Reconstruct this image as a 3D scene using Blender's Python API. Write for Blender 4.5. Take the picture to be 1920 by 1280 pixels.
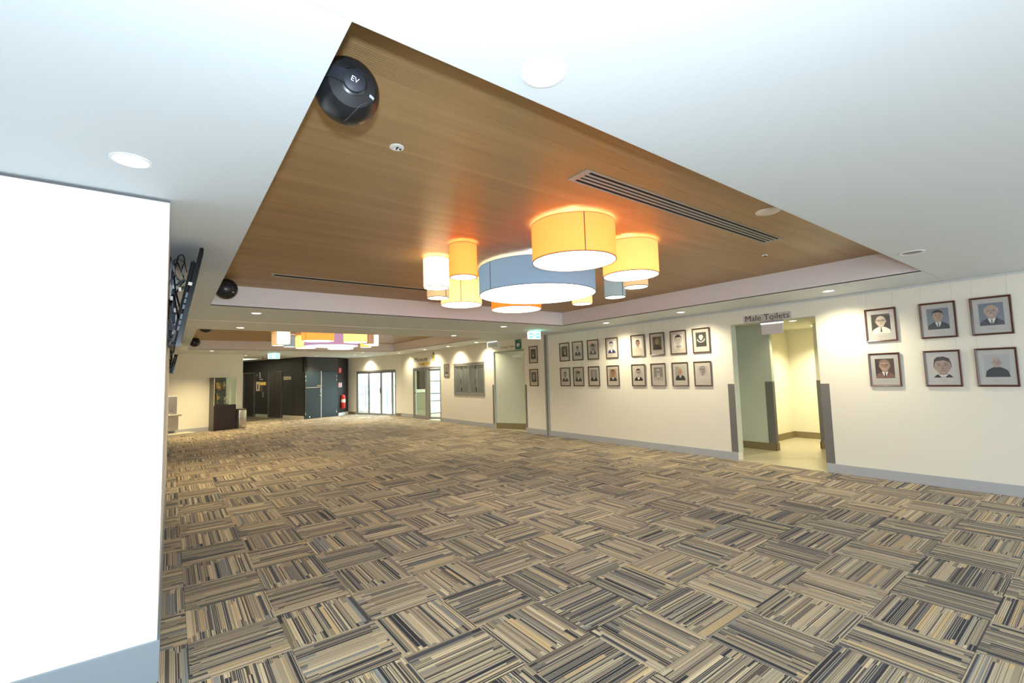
import bpy, bmesh, math, random
from mathutils import Vector, Matrix
random.seed(7)
C = bpy.context.scene.collection
for o in list(bpy.data.objects): bpy.data.objects.remove(o)
sc = bpy.context.scene
R = math.radians
PI = math.pi
# ------------------------------------------------------------------ camera
cam = bpy.data.cameras.new('camera'); co = bpy.data.objects.new('camera', cam); C.objects.link(co)
yw, pt, rl = R(36.86554), R(4.33989), R(-1.60164)
fw = Vector((math.sin(yw)*math.cos(pt), math.cos(yw)*math.cos(pt), math.sin(pt)))
rt = Vector((math.cos(yw), -math.sin(yw), 0)); up = rt.cross(fw)
r_ = rt*math.cos(rl)+up*math.sin(rl); u_ = -rt*math.sin(rl)+up*math.cos(rl)
co.matrix_world = Matrix(((r_.x, u_.x, -fw.x, 0), (r_.y, u_.y, -fw.y, 0), (r_.z, u_.z, -fw.z, 1.6), (0, 0, 0, 1)))
cam.sensor_fit = 'HORIZONTAL'; cam.sensor_width = 36; cam.lens = 855.43/1920*36; cam.clip_start = .02; cam.clip_end = 300
sc.camera = co
# ------------------------------------------------------------------ world, exposure, key lights
w = bpy.data.worlds.new('world'); sc.world = w; w.use_nodes = True
bg = w.node_tree.nodes['Background']; bg.inputs[0].default_value = (.86, .93, 1, 1); bg.inputs[1].default_value = 3.2
sc.view_settings.view_transform = 'Standard'; sc.view_settings.look = 'None'
sc.view_settings.exposure = 0.4; sc.view_settings.gamma = 1; sc.view_settings.use_curve_mapping = False
DOWN_W, WASH_W, BULB_K, FLASH_W, DAY_W = 80, 96, .5, 190, 250
def light(name, kind, loc, power, col, rot=None, parent=None, **k):
    l = bpy.data.lights.new(name, kind); l.energy = power; l.color = col
    for a, b in k.items(): setattr(l, a, b)
    o = bpy.data.objects.new(name, l); C.objects.link(o); o.location = loc
    if rot: o.rotation_euler = rot
    if parent: o.parent = parent
    return o
# the photographer's flash, mounted just above the camera
light('camera_flash', 'POINT', (0, -.02, 1.79), FLASH_W, (.70, .85, 1), shadow_soft_size=.035)
# daylight entering through the glazed front behind the camera
light('daylight_from_front_glazing', 'AREA', (2.6, -3.85, 1.35), DAY_W, (.46, .72, 1), (R(-90), 0, 0), shape='RECTANGLE', size=10, size_y=2.4)

# added area lamp outside above the terrace doors, boosting the weak sky light
light('added_terrace_daylight', 'AREA', (8.75, 21.1, 2.75), 260, (.62, .80, 1), Vector((-1.6, -.9, -1.5)).to_track_quat('-Z', 'Y').to_euler(), shape='RECTANGLE', size=2.6, size_y=1.0)
# ------------------------------------------------------------------ materials
MATS = {}
def mat(name, col, rough=.6, metal=0, emis=None, es=0, spec=.5, bump=None, noise=None, coat=0):
    if name in MATS: return MATS[name]
    m = bpy.data.materials.new(name); m.use_nodes = True; nt = m.node_tree
    b = nt.nodes['Principled BSDF']
    b.inputs['Base Color'].default_value = (*col, 1); b.inputs['Roughness'].default_value = rough
    b.inputs['Metallic'].default_value = metal; b.inputs['Specular IOR Level'].default_value = spec
    if coat: b.inputs['Coat Weight'].default_value = coat
    if emis: b.inputs['Emission Color'].default_value = (*emis, 1); b.inputs['Emission Strength'].default_value = es
    if noise or bump:
        tc = nt.nodes.new('ShaderNodeTexCoord'); n = nt.nodes.new('ShaderNodeTexNoise')
        n.inputs['Scale'].default_value = (noise or bump)[0]; n.inputs['Detail'].default_value = 4
        nt.links.new(tc.outputs['Object'], n.inputs['Vector'])
        if noise:
            mx = nt.nodes.new('ShaderNodeMix'); mx.data_type = 'RGBA'
            mx.inputs['A'].default_value = (*[c*(1-noise[1]) for c in col], 1); mx.inputs['B'].default_value = (*[min(1, c*(1+noise[1])) for c in col], 1)
            nt.links.new(n.outputs['Fac'], mx.inputs['Factor']); nt.links.new(mx.outputs['Result'], b.inputs['Base Color'])
        if bump:
            bp = nt.nodes.new('ShaderNodeBump'); bp.inputs['Strength'].default_value = bump[1]; bp.inputs['Distance'].default_value = .002
            nt.links.new(n.outputs['Fac'], bp.inputs['Height']); nt.links.new(bp.outputs['Normal'], b.inputs['Normal'])
    MATS[name] = m; return m
def brushed(name, col, rough, scale=(1, 1, 60), metal=1.0):
    m = mat(name, col, rough, metal); nt = m.node_tree; b = nt.nodes['Principled BSDF']
    tc = nt.nodes.new('ShaderNodeTexCoord'); mp = nt.nodes.new('ShaderNodeMapping'); mp.inputs['Scale'].default_value = scale
    n = nt.nodes.new('ShaderNodeTexNoise'); n.inputs['Scale'].default_value = 8; n.inputs['Detail'].default_value = 3
    cr = nt.nodes.new('ShaderNodeMapRange'); cr.inputs['To Min'].default_value = rough*.75; cr.inputs['To Max'].default_value = rough*1.3
    nt.links.new(tc.outputs['Object'], mp.inputs['Vector']); nt.links.new(mp.outputs['Vector'], n.inputs['Vector'])
    nt.links.new(n.outputs['Fac'], cr.inputs['Value']); nt.links.new(cr.outputs['Result'], b.inputs['Roughness'])
    return m
M_WALL = mat('cream_wall_paint', (.80, .775, .665), .7, bump=(160, .12), noise=(2.5, .015))
M_WHITE = mat('white_wall_paint', (.86, .87, .87), .65, bump=(160, .1))
M_CEIL = mat('ceiling_paint', (.71, .765, .80), .75, bump=(200, .06))
M_FASCIA = mat('coffer_fascia_paint', (.80, .78, .79), .75)
M_BASE = mat('grey_skirting', (.42, .44, .46), .55, noise=(6, .04))
M_BASE_IN = mat('brown_skirting', (.24, .19, .10), .5, noise=(8, .1))
M_GREEN = mat('pale_green_wall_paint', (.60, .645, .53), .6)
M_YEL = mat('pale_cream_wall_paint', (.84, .80, .62), .6)
M_DARK = mat('charcoal_wall_paint', (.035, .037, .035), .6, noise=(3, .12), bump=(60, .2))
M_DARKDOOR = mat('dark_blue_door_paint', (.030, .050, .066), .32)
M_ALU = brushed('anodised_aluminium', (.36, .36, .345), .42, metal=.55)
M_STEEL = brushed('stainless_steel', (.62, .60, .57), .25)
M_LIFT = brushed('lift_door_steel', (.10, .095, .085), .45, (40, 40, 1), metal=.6)
M_GUARD = mat('grey_corner_guard_vinyl', (.17, .165, .155), .45, noise=(20, .08))
M_BLACK = mat('black_plastic', (.005, .005, .006), .4, spec=.25)
M_BLACKM = mat('matt_black_plastic', (.02, .021, .024), .55)
M_BALL = mat('speaker_shell_black', (.008, .009, .011), .34)
M_SPKGREY = mat('speaker_arm_grey', (.020, .025, .036), .5)
M_TRIMW = mat('white_fitting_enamel', (.85, .85, .83), .4)
M_GREYSEAM = mat('track_dark', (.12, .12, .12), .5)
M_TRACK = mat('track_light', (.7, .69, .66), .4, metal=.2)
M_PARTED = mat('partition_jamb_grey', (.36, .37, .38), .5, noise=(5, .04))
M_VENT = mat('vent_blade_grey', (.42, .39, .34), .5)
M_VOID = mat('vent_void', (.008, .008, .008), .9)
M_VINYL = mat('tan_vinyl_floor', (.46, .42, .27), .35, noise=(30, .06))
M_LOBBY = mat('lobby_tile', (.16, .14, .10), .3, noise=(10, .1))
M_FRAME = mat('mahogany_frame', (.085, .026, .014), .28, noise=(25, .35), coat=.3)
M_FRAMED = mat('dark_walnut_frame', (.070, .034, .018), .3, noise=(25, .35), coat=.3)
M_RED = mat('extinguisher_red', (.55, .02, .02), .35)
M_SIGNRED = mat('red_sign', (.70, .05, .04), .5)
M_SIGNW = mat('sign_white', (.85, .84, .8), .5)
M_SIGNGREEN = mat('green_sign', (.0, .16, .10), .5)
M_CLEARSIGN = mat('grey_sign_panel', (.55, .53, .49), .4)
M_LETTER = mat('dark_brown_letters', (.07, .05, .045), .5)
M_GOLD = mat('gold_trophy', (.80, .56, .22), .25, metal=1)
M_YELLOW = mat('yellow_lettering_oval', (.85, .62, .16), .5)
M_DKWOOD = mat('dark_plinth_wood', (.018, .011, .014), .4, noise=(12, .3))
M_OUT = mat('pale_paving', (.8, .8, .78), .7, noise=(3, .08))
M_RAIL = mat('railing_grey', (.40, .44, .46), .5)
M_WIRE = mat('hanging_wire', (.45, .45, .43), .4, metal=.6)
M_DISC = mat('downlight_lamp_glow', (1, 1, 1), .5, emis=(1, .93, .76), es=9)
def glass(name, tint=(.93, .97, .95), refl=.10, rough=.02):
    if name in MATS: return MATS[name]
    m = bpy.data.materials.new(name); m.use_nodes = True; nt = m.node_tree; nt.nodes.clear()
    out = nt.nodes.new('ShaderNodeOutputMaterial'); mx = nt.nodes.new('ShaderNodeMixShader')
    t = nt.nodes.new('ShaderNodeBsdfTransparent'); g = nt.nodes.new('ShaderNodeBsdfGlossy'); fr = nt.nodes.new('ShaderNodeLayerWeight'); fr.inputs[0].default_value = .5
    pw = nt.nodes.new('ShaderNodeMath'); pw.operation = 'POWER'; pw.inputs[1].default_value = 4
    ma = nt.nodes.new('ShaderNodeMath'); ma.operation = 'MULTIPLY_ADD'; ma.inputs[1].default_value = .6; ma.inputs[2].default_value = refl*.4
    t.inputs[0].default_value = (*tint, 1); g.inputs['Roughness'].default_value = rough
    nt.links.new(fr.outputs['Facing'], pw.inputs[0]); nt.links.new(pw.outputs[0], ma.inputs[0]); nt.links.new(ma.outputs[0], mx.inputs[0])
    nt.links.new(t.outputs[0], mx.inputs[1]); nt.links.new(g.outputs[0], mx.inputs[2]); nt.links.new(mx.outputs[0], out.inputs[0])
    MATS[name] = m; return m
M_GLASS = glass('clear_glass'); M_GLASSG = glass('green_tinted_glass', (.86, .90, .84), .1); M_PICGLASS = glass('picture_glass', (.97, .97, .97), .05, .05)
M_DKGLASS = mat('obscure_grey_glass', (.17, .19, .175), .18)

def shade_mat(name, col, es):
    m = bpy.data.materials.new(name); m.use_nodes = True; nt = m.node_tree; nt.nodes.clear()
    out = nt.nodes.new('ShaderNodeOutputMaterial'); d = nt.nodes.new('ShaderNodeBsdfDiffuse'); t = nt.nodes.new('ShaderNodeBsdfTranslucent')
    mx = nt.nodes.new('ShaderNodeMixShader'); ad = nt.nodes.new('ShaderNodeAddShader'); e = nt.nodes.new('ShaderNodeEmission')
    mx.inputs[0].default_value = .40
    for n in (d, t): n.inputs[0].default_value = (*col, 1)
    e.inputs[0].default_value = (*col, 1); e.inputs[1].default_value = es
    nt.links.new(d.outputs[0], mx.inputs[1]); nt.links.new(t.outputs[0], mx.inputs[2])
    nt.links.new(mx.outputs[0], ad.inputs[0]); nt.links.new(e.outputs[0], ad.inputs[1]); nt.links.new(ad.outputs[0], out.inputs[0])
    return m

# node helper for procedural materials
class NT:
    def __init__(s, m): s.nt = m.node_tree
    def new(s, t, **k):
        n = s.nt.nodes.new('ShaderNode'+t)
        for a, b in k.items(): setattr(n, a, b)
        return n
    def math(s, op, a, b=None, c=None):
        n = s.new('Math', operation=op)
        for i, v in enumerate((a, b, c)):
            if v is None: continue
            if isinstance(v, (int, float)): n.inputs[i].default_value = v
            else: s.nt.links.new(v, n.inputs[i])
        return n.outputs[0]
    def link(s, a, b): s.nt.links.new(a, b)
def carpet_material():
    m = bpy.data.materials.new('striped_carpet_tile'); m.use_nodes = True; n = NT(m); b = m.node_tree.nodes['Principled BSDF']
    g = n.new('NewGeometry'); sp = n.new('SeparateXYZ'); n.link(g.outputs['Position'], sp.inputs[0])
    X = n.math('MULTIPLY', n.math('SUBTRACT', sp.outputs[0], .1242), 2); Y = n.math('MULTIPLY', n.math('SUBTRACT', 4.117, sp.outputs[1]), 2)
    i = n.math('FLOOR', X); j = n.math('FLOOR', Y); fx = n.math('FRACT', X); fy = n.math('FRACT', Y)
    par = n.math('PINGPONG', n.math('ADD', i, j), 1)
    par = n.math('ROUND', par)
    def mixf(f, a, c):
        return n.math('ADD', n.math('MULTIPLY', n.math('SUBTRACT', 1, f), a), n.math('MULTIPLY', f, c))
    u = mixf(par, fx, fy); v = mixf(par, fy, fx)
    def wn(k, seed):
        c = n.new('CombineXYZ'); n.link(i, c.inputs[0]); n.link(j, c.inputs[1])
        if isinstance(k, (int, float)): c.inputs[2].default_value = k
        else: n.link(k, c.inputs[2])
        q = n.new('TexWhiteNoise', noise_dimensions='4D'); n.link(c.outputs[0], q.inputs['Vector'])
        if isinstance(seed, (int, float)): q.inputs['W'].default_value = seed
        else: n.link(seed, q.inputs['W'])
        return q.outputs['Value']
    flip = n.math('GREATER_THAN', wn(3, .7), .5)
    v = mixf(flip, v, n.math('SUBTRACT', 1, v))
    fine = n.math('FLOOR', n.math('MULTIPLY', u, 54)); mid = n.math('FLOOR', n.math('MULTIPLY', n.math('ADD', u, .013), 19)); coarse = n.math('FLOOR', n.math('MULTIPLY', n.math('ADD', u, .03), 9))
    usef = n.math('GREATER_THAN', wn(mid, 11.3), .56)
    usec = n.math('GREATER_THAN', wn(coarse, 23.1), .93)
    sid = mixf(usef, fine, n.math('ADD', mid, 100)); sid = mixf(usec, sid, n.math('ADD', coarse, 200))
    bp = n.math('MULTIPLY_ADD', wn(mid, 31.7), .34, .74)
    bl = n.math('MULTIPLY_ADD', wn(mid, 37.7), .30, -.10)
    seg = n.math('ADD', n.math('GREATER_THAN', v, bp), n.math('MULTIPLY', n.math('LESS_THAN', v, bl), 2))
    val = wn(sid, n.math('MULTIPLY_ADD', seg, 7.31, 2.0))
    # some long soft blocks of tone per tile
    tone = wn(5, 3.3)
    val = n.math('POWER', val, n.math('MULTIPLY_ADD', tone, 1.05, .68))
    cr = n.new('ValToRGB'); n.link(val, cr.inputs[0]); e = cr.color_ramp; e.interpolation = 'CONSTANT'
    pal = [(0, (.018, .017, .018)), (.12, (.045, .043, .046)), (.22, (.080, .060, .042)), (.31, (.155, .118, .072)), (.43, (.27, .215, .138)), (.60, (.375, .305, .195)), (.80, (.47, .38, .235)), (.90, (.44, .32, .16)), (.955, (.20, .20, .18))]
    e.elements[0].position = 0; e.elements[0].color = (*pal[0][1], 1); e.elements[1].position = pal[1][0]; e.elements[1].color = (*pal[1][1], 1)
    for p, c in pal[2:]: x = e.elements.new(p); x.color = (*c, 1)
    # thin light pile lines between the stripes
    fr = n.math('FRACT', n.math('MULTIPLY', u, 54)); line = n.math('LESS_THAN', fr, .34)
    dark = n.math('LESS_THAN', val, .45); pick = wn(fine, 41.0)
    mx0 = n.new('Mix', data_type='RGBA'); n.link(n.math('MULTIPLY', n.math('MULTIPLY', line, dark), n.math('MULTIPLY', n.math('GREATER_THAN', pick, .42), .8)), mx0.inputs['Factor']); n.link(cr.outputs[0], mx0.inputs['A']); mx0.inputs['B'].default_value = (.40, .345, .25, 1)
    mx = n.new('Mix', data_type='RGBA'); n.link(n.math('MULTIPLY', n.math('MULTIPLY', line, n.math('SUBTRACT', 1, dark)), n.math('MULTIPLY', n.math('GREATER_THAN', pick, .30), .78)), mx.inputs['Factor']); n.link(mx0.outputs['Result'], mx.inputs['A']); mx.inputs['B'].default_value = (.075, .062, .048, 1)
    # tufts
    no = n.new('TexNoise'); n.link(g.outputs['Position'], no.inputs['Vector']); no.inputs['Scale'].default_value = 330; no.inputs['Detail'].default_value = 1
    mr = n.new('MapRange'); n.link(no.outputs['Fac'], mr.inputs['Value']); mr.inputs['From Min'].default_value = .3; mr.inputs['From Max'].default_value = .7; mr.inputs['To Min'].default_value = .72; mr.inputs['To Max'].default_value = 1.28
    no2 = n.new('TexNoise'); n.link(g.outputs['Position'], no2.inputs['Vector']); no2.inputs['Scale'].default_value = .9
    sc_ = n.new('VectorMath', operation='SCALE'); n.link(mx.outputs['Result'], sc_.inputs[0]); n.link(n.math('MULTIPLY', mr.outputs[0], n.math('MULTIPLY_ADD', no2.outputs['Fac'], .2, 1.18)), sc_.inputs['Scale'])
    n.link(sc_.outputs[0], b.inputs['Base Color']); b.inputs['Roughness'].default_value = .9; b.inputs['Specular IOR Level'].default_value = .15
    b.inputs['Sheen Weight'].default_value = .12; b.inputs['Sheen Roughness'].default_value = .45; b.inputs['Sheen Tint'].default_value = (.9, .93, 1, 1)
    bu = n.new('Bump'); bu.inputs['Strength'].default_value = .5; bu.inputs['Distance'].default_value = .002
    n.link(n.math('ADD', no.outputs['Fac'], n.math('MULTIPLY', line, .4)), bu.inputs['Height']); n.link(bu.outputs[0], b.inputs['Normal'])
    return m
M_CARPET = carpet_material()
M_CARPBASE = mat('carpet_underlay', (.05, .045, .04), .9)
def wood_material():
    m = bpy.data.materials.new('ceiling_timber_veneer'); m.use_nodes = True; n = NT(m); b = m.node_tree.nodes['Principled BSDF']
    g = n.new('NewGeometry'); oi = n.new('ObjectInfo')
    mp = n.new('Mapping'); mp.inputs['Scale'].default_value = (.22, 5.0, 5); n.link(g.outputs['Position'], mp.inputs['Vector'])
    ad = n.new('VectorMath', operation='ADD'); n.link(mp.outputs[0], ad.inputs[0])
    c = n.new('CombineXYZ'); n.link(n.math('MULTIPLY', oi.outputs['Random'], 60), c.inputs[0]); n.link(n.math('MULTIPLY', oi.outputs['Random'], 33), c.inputs[1]); n.link(c.outputs[0], ad.inputs[1])
    no = n.new('TexNoise'); n.link(ad.outputs[0], no.inputs['Vector']); no.inputs['Scale'].default_value = 1.6; no.inputs['Detail'].default_value = 5; no.inputs['Roughness'].default_value = .6
    mp2 = n.new('Mapping'); mp2.inputs['Scale'].default_value = (1.2, 130, 1); n.link(g.outputs['Position'], mp2.inputs['Vector'])
    no2 = n.new('TexNoise'); n.link(mp2.outputs[0], no2.inputs['Vector']); no2.inputs['Scale'].default_value = 1.0; no2.inputs['Detail'].default_value = 2
    sp = n.new('SeparateXYZ'); n.link(g.outputs['Position'], sp.inputs[0])
    rib = n.math('SINE', n.math('MULTIPLY', sp.outputs[1], 2*PI*72))
    f = n.math('ADD', n.math('MULTIPLY', no.outputs['Fac'], .62), n.math('MULTIPLY', no2.outputs['Fac'], .38))
    f = n.math('ADD', f, n.math('MULTIPLY', n.math('SUBTRACT', oi.outputs['Random'], .5), .10))
    cr = n.new('ValToRGB'); n.link(f, cr.inputs[0]); e = cr.color_ramp
    e.elements[0].position = .28; e.elements[0].color = (.31, .192, .085, 1); e.elements[1].position = .72; e.elements[1].color = (.49, .325, .155, 1)
    x = e.elements.new(.5); x.color = (.395, .252, .113, 1)
    n.link(cr.outputs[0], b.inputs['Base Color']); b.inputs['Roughness'].default_value = .42; b.inputs['Specular IOR Level'].default_value = .4
    bu = n.new('Bump'); bu.inputs['Strength'].default_value = .35; bu.inputs['Distance'].default_value = .0015; n.link(rib, bu.inputs['Height']); n.link(bu.outputs[0], b.inputs['Normal'])
    return m
M_WOOD = wood_material()

# ------------------------------------------------------------------ mesh helpers
def finish(name, bm, m, parent=None, loc=(0, 0, 0), smooth=False, rot=None):
    me = bpy.data.meshes.new(name)
    bmesh.ops.recalc_face_normals(bm, faces=bm.faces)
    bm.to_mesh(me); bm.free()
    for q in (m if isinstance(m, (list, tuple)) else [m]): me.materials.append(q)
    if smooth:
        for p in me.polygons: p.use_smooth = True
        me.set_sharp_from_angle(angle=R(38))
    o = bpy.data.objects.new(name, me); C.objects.link(o)
    if parent: o.parent = parent
    o.location = loc
    if rot: o.rotation_euler = rot
    return o
class MB:
    def __init__(s): s.bm = bmesh.new()
    def box(s, x0, x1, y0, y1, z0, z1, mi=0, bev=0):
        vs = [s.bm.verts.new((x, y, z)) for x in (x0, x1) for y in (y0, y1) for z in (z0, z1)]
        fs = [(0, 1, 3, 2), (4, 6, 7, 5), (0, 4, 5, 1), (2, 3, 7, 6), (0, 2, 6, 4), (1, 5, 7, 3)]
        F = [s.bm.faces.new([vs[k] for k in f]) for f in fs]
        for f in F: f.material_index = mi
        if bev:
            E = list({e for f in F for e in f.edges})
            r = bmesh.ops.bevel(s.bm, geom=E, offset=bev, segments=2, affect='EDGES', profile=.5)
            for f in r['faces']: f.material_index = mi
        return s
    def obox(s, c, ax, half, mi=0):
        c = Vector(c); ax = [Vector(a) for a in ax]
        vs = [s.bm.verts.new(c+ax[0]*half[0]*i+ax[1]*half[1]*j+ax[2]*half[2]*k) for i in (-1, 1) for j in (-1, 1) for k in (-1, 1)]
        for f in [(0, 1, 3, 2), (4, 6, 7, 5), (0, 4, 5, 1), (2, 3, 7, 6), (0, 2, 6, 4), (1, 5, 7, 3)]:
            s.bm.faces.new([vs[k] for k in f]).material_index = mi
        return s
    def lathe(s, prof, c=(0, 0, 0), n=32, mi=0, axis='Z', close=False):
        c = Vector(c); rings = []
        for r, z in prof:
            ring = []
            for k in range(n):
                a = 2*PI*k/n; p = Vector((r*math.cos(a), r*math.sin(a), z))
                if axis == 'Y': p = Vector((p.x, p.z, p.y))
                if axis == 'X': p = Vector((p.z, p.x, p.y))
                ring.append(s.bm.verts.new(c+p))
            rings.append(ring)
        for a, b in zip(rings, rings[1:]):
            for k in range(n): s.bm.faces.new((a[k], a[(k+1) % n], b[(k+1) % n], b[k])).material_index = mi
        if close:
            for ring in (rings[0], rings[-1]): s.bm.faces.new(ring).material_index = mi
        return s
    def cyl(s, c, r, h, n=24, mi=0, axis='Z'): return s.lathe([(r, 0), (r, h)], c, n, mi, axis, True)
    def poly(s, pts, mi=0):
        s.bm.faces.new([s.bm.verts.new(p) for p in pts]).material_index = mi; return s
    def prism(s, pts, z0, z1, mi=0):
        a = [s.bm.verts.new((x, y, z0)) for x, y in pts]; b = [s.bm.verts.new((x, y, z1)) for x, y in pts]; n = len(pts)
        s.bm.faces.new(a).material_index = mi; s.bm.faces.new(b).material_index = mi
        for k in range(n): s.bm.faces.new((a[k], a[(k+1) % n], b[(k+1) % n], b[k])).material_index = mi
        return s
    def tube(s, pts, r, n=6, mi=0):
        pts = [Vector(p) for p in pts]; rings = []
        for k, p in enumerate(pts):
            d = (pts[min(k+1, len(pts)-1)]-pts[max(k-1, 0)]).normalized()
            a = d.orthogonal().normalized(); b = d.cross(a)
            if rings:
                pa = prev - d*prev.dot(d)
                if pa.length > 1e-5: a = pa.normalized(); b = d.cross(a)
            prev = a
            rings.append([s.bm.verts.new(p+a*r*math.cos(2*PI*q/n)+b*r*math.sin(2*PI*q/n)) for q in range(n)])
        for a, b in zip(rings, rings[1:]):
            for k in range(n): s.bm.faces.new((a[k], a[(k+1) % n], b[(k+1) % n], b[k])).material_index = mi
        for ring in (rings[0], rings[-1]): s.bm.faces.new(ring).material_index = mi
        return s
    def sphere(s, c, r, u=24, v=16, mi=0, sc3=(1, 1, 1)):
        mt = Matrix.Translation(c) @ Matrix.Diagonal((*[r*k for k in sc3], 1))
        g = bmesh.ops.create_uvsphere(s.bm, u_segments=u, v_segments=v, radius=1, matrix=mt)
        for f in {f for q in g['verts'] for f in q.link_faces}: f.material_index = mi
        return s
    def out(s, name, m, parent=None, loc=(0, 0, 0), smooth=False, rot=None): return finish(name, s.bm, m, parent, loc, smooth, rot)
def thing(name, label, cat, loc=(0, 0, 0), rotz=0, group=None):
    o = bpy.data.objects.new(name, None); C.objects.link(o); o.location = loc; o.rotation_euler = (0, 0, rotz); o.empty_display_size = .1
    return tag(o, label, cat, group)
def tag(o, label, cat, group=None):
    o['label'] = label; o['category'] = cat
    if group: o['group'] = group
    return o
def struct(o, label=None):
    o['kind'] = 'structure'
    if label: o['label'] = label
    return o
def dup(root, loc, label, rotz=None):
    r = root.copy(); C.objects.link(r); r.location = loc; r['label'] = label
    if rotz is not None: r.rotation_euler = (0, 0, rotz)
    for ch in list(root.children):
        c = ch.copy(); C.objects.link(c); c.parent = r
        for g in list(ch.children):
            d = g.copy(); C.objects.link(d); d.parent = c
    return r
def text(name, s, size, m, parent, loc, rot=(R(90), 0, 0), ext=.002, align='LEFT', sx=1):
    cu = bpy.data.curves.new(name, 'FONT'); cu.body = s; cu.size = size; cu.extrude = ext; cu.align_x = align; cu.align_y = 'BOTTOM_BASELINE'; cu.resolution_u = 3
    t = bpy.data.objects.new(name+'_tmp', cu); C.objects.link(t)
    me = bpy.data.meshes.new_from_object(t.evaluated_get(bpy.context.evaluated_depsgraph_get())); bpy.data.objects.remove(t)
    me.materials.clear(); me.materials.append(m); me.name = name
    o = bpy.data.objects.new(name, me); C.objects.link(o); o.parent = parent; o.location = loc; o.rotation_euler = rot; o.scale = (sx, 1, 1)
    return o
H = 2.686; CH = 2.985; WX = 8.115
SK = R(18.5); U = Vector((math.cos(SK), math.sin(SK), 0)); V = Vector((-math.sin(SK), math.cos(SK), 0))
def wallseg(mb, P, Q, z0, z1, th, side=1, mi=0):
    """box along the line P-Q, thickness th towards the left (side=1) or right (side=-1) of P->Q"""
    P = Vector((*P[:2], 0)); Q = Vector((*Q[:2], 0)); d = (Q-P).normalized(); nn = Vector((-d.y, d.x, 0))*side
    pts = [P, Q, Q+nn*th, P+nn*th]; mb.prism([(p.x, p.y) for p in pts], z0, z1, mi); return mb

# ================================================================== SETTING
# floor: underlay slab + carpet tiles
TX, TY = .1242, 4.117
fl = MB(); fl.box(-3.6, 8.2, -4.0, 29, -.12, -.0065); floor = struct(fl.out('floor', M_CARPBASE))
def tile_me(name):
    g = .0008; m = MB(); m.box(g, .5-g, -.5+g, -g, -.0065, 0); return m
cands = []; rest = []
fcam = 855.43
def px(P):
    d = Vector(P)-Vector((0, 0, 1.6)); z = d.dot(fw)
    if z < .2: return None
    return 960+fcam*d.dot(r_)/z, 640-fcam*d.dot(u_)/z, z
for i in range(-8, 16):
    for j in range(-50, 17):
        x0 = TX+.5*i; y1 = TY-.5*j
        if x0 < -3.6 or y1 > 28 or y1 < -3.4: continue
        q = px((x0+.25, y1-.25, 0)); vis = q and -120 < q[0] < 2040 and q[1] < 1420 and not (x0+.5 < -.02 and y1 > 3)
        (cands if vis else rest).append((q[2] if vis else 0, i, j))
cands.sort(); rest += cands[298:]; cands = cands[:298]
t0 = None
for _, i, j in cands:
    if t0 is None:
        t0 = tile_me('carpet_tile').out('carpet_tile', M_CARPET, floor); o = t0
    else:
        o = t0.copy(); C.objects.link(o)
    o.location = (TX+.5*i, TY-.5*j, 0)
m = MB(); g = .0008
for _, i, j in rest:
    x0 = TX+.5*i; y1 = TY-.5*j; m.box(x0+g, min(x0+.5-g, WX+.06), y1-.5+g, y1-g, -.0065, 0)
far = m.out('carpet_tile', M_CARPET, floor); far['kind'] = 'stuff'

# ceiling with the two timber-lined recesses
c1 = (.417, 7.0, 1.322, 7.44); c2 = (.40, 7.0, 10.72, 17.1)
m = MB()
def cbox(x0, x1, y0, y1): m.box(x0, x1, y0, y1, H, H+.012)
X0, X1, Y0, Y1 = -3.6, 8.32, -4.0, 29
SE = 1.316
m.box(X0, X1, Y0, SE, H, H+.012); m.box(X0, c1[0], SE+.006, 9.22, H, H+.012); m.box(c1[1], X1, SE+.006, 9.22, H, H+.012)
m.box(c1[0], c1[1], c1[3], 9.22, H, H+.012); m.box(X0, c2[0], 9.26, Y1, H, H+.012); m.box(c2[1], X1, 9.26, Y1, H, H+.012)
m.box(c2[0], c2[1], 9.26, c2[2], H, H+.012); m.box(c2[0], c2[1], c2[3], Y1, H, H+.012)
m.box(X0, X1, SE, SE+.006, H+.006, H+.012, 1)
m.box(X0, X1, Y0, Y1, 3.06, 3.16)
ceiling = struct(m.out('ceiling', [M_CEIL, M_GREYSEAM]))
for n_, cc in ((1, c1), (2, c2)):
    x0, x1, y0, y1 = cc; t = .02; m = MB()
    m.box(x0-t, x0, y0-t, y1+t, H+.001, CH); m.box(x1, x1+t, y0-t, y1+t, H+.001, CH)
    m.box(x0, x1, y0-t, y0, H+.001, CH); m.box(x0, x1, y1, y1+t, H+.001, CH)
    m.box(x0-.6 if n_ == 1 else x0, x1, y0, y1, CH+.02, CH+.04)
    struct(m.out('trim_%d' % n_, M_FASCIA), 'white fascia around the ceiling recess')
    rows = 10; rw = (y1-y0)/rows; first = None
    cuts = [x0, x0+(x1-x0)*.36, x0+(x1-x0)*.70, x1]
    for rr in range(rows):
        for k in range(3):
            a, b = cuts[k], cuts[k+1]
            sh = .35 if rr % 2 else 0
            a += sh if k > 0 else 0; b += sh if k < 2 else 0
            q = MB(); q.box(a+.001, b-.001, y0+rw*rr+.001, y0+rw*(rr+1)-.001, CH, CH+.018)
            o = q.out('timber_panel', M_WOOD, ceiling)
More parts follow.
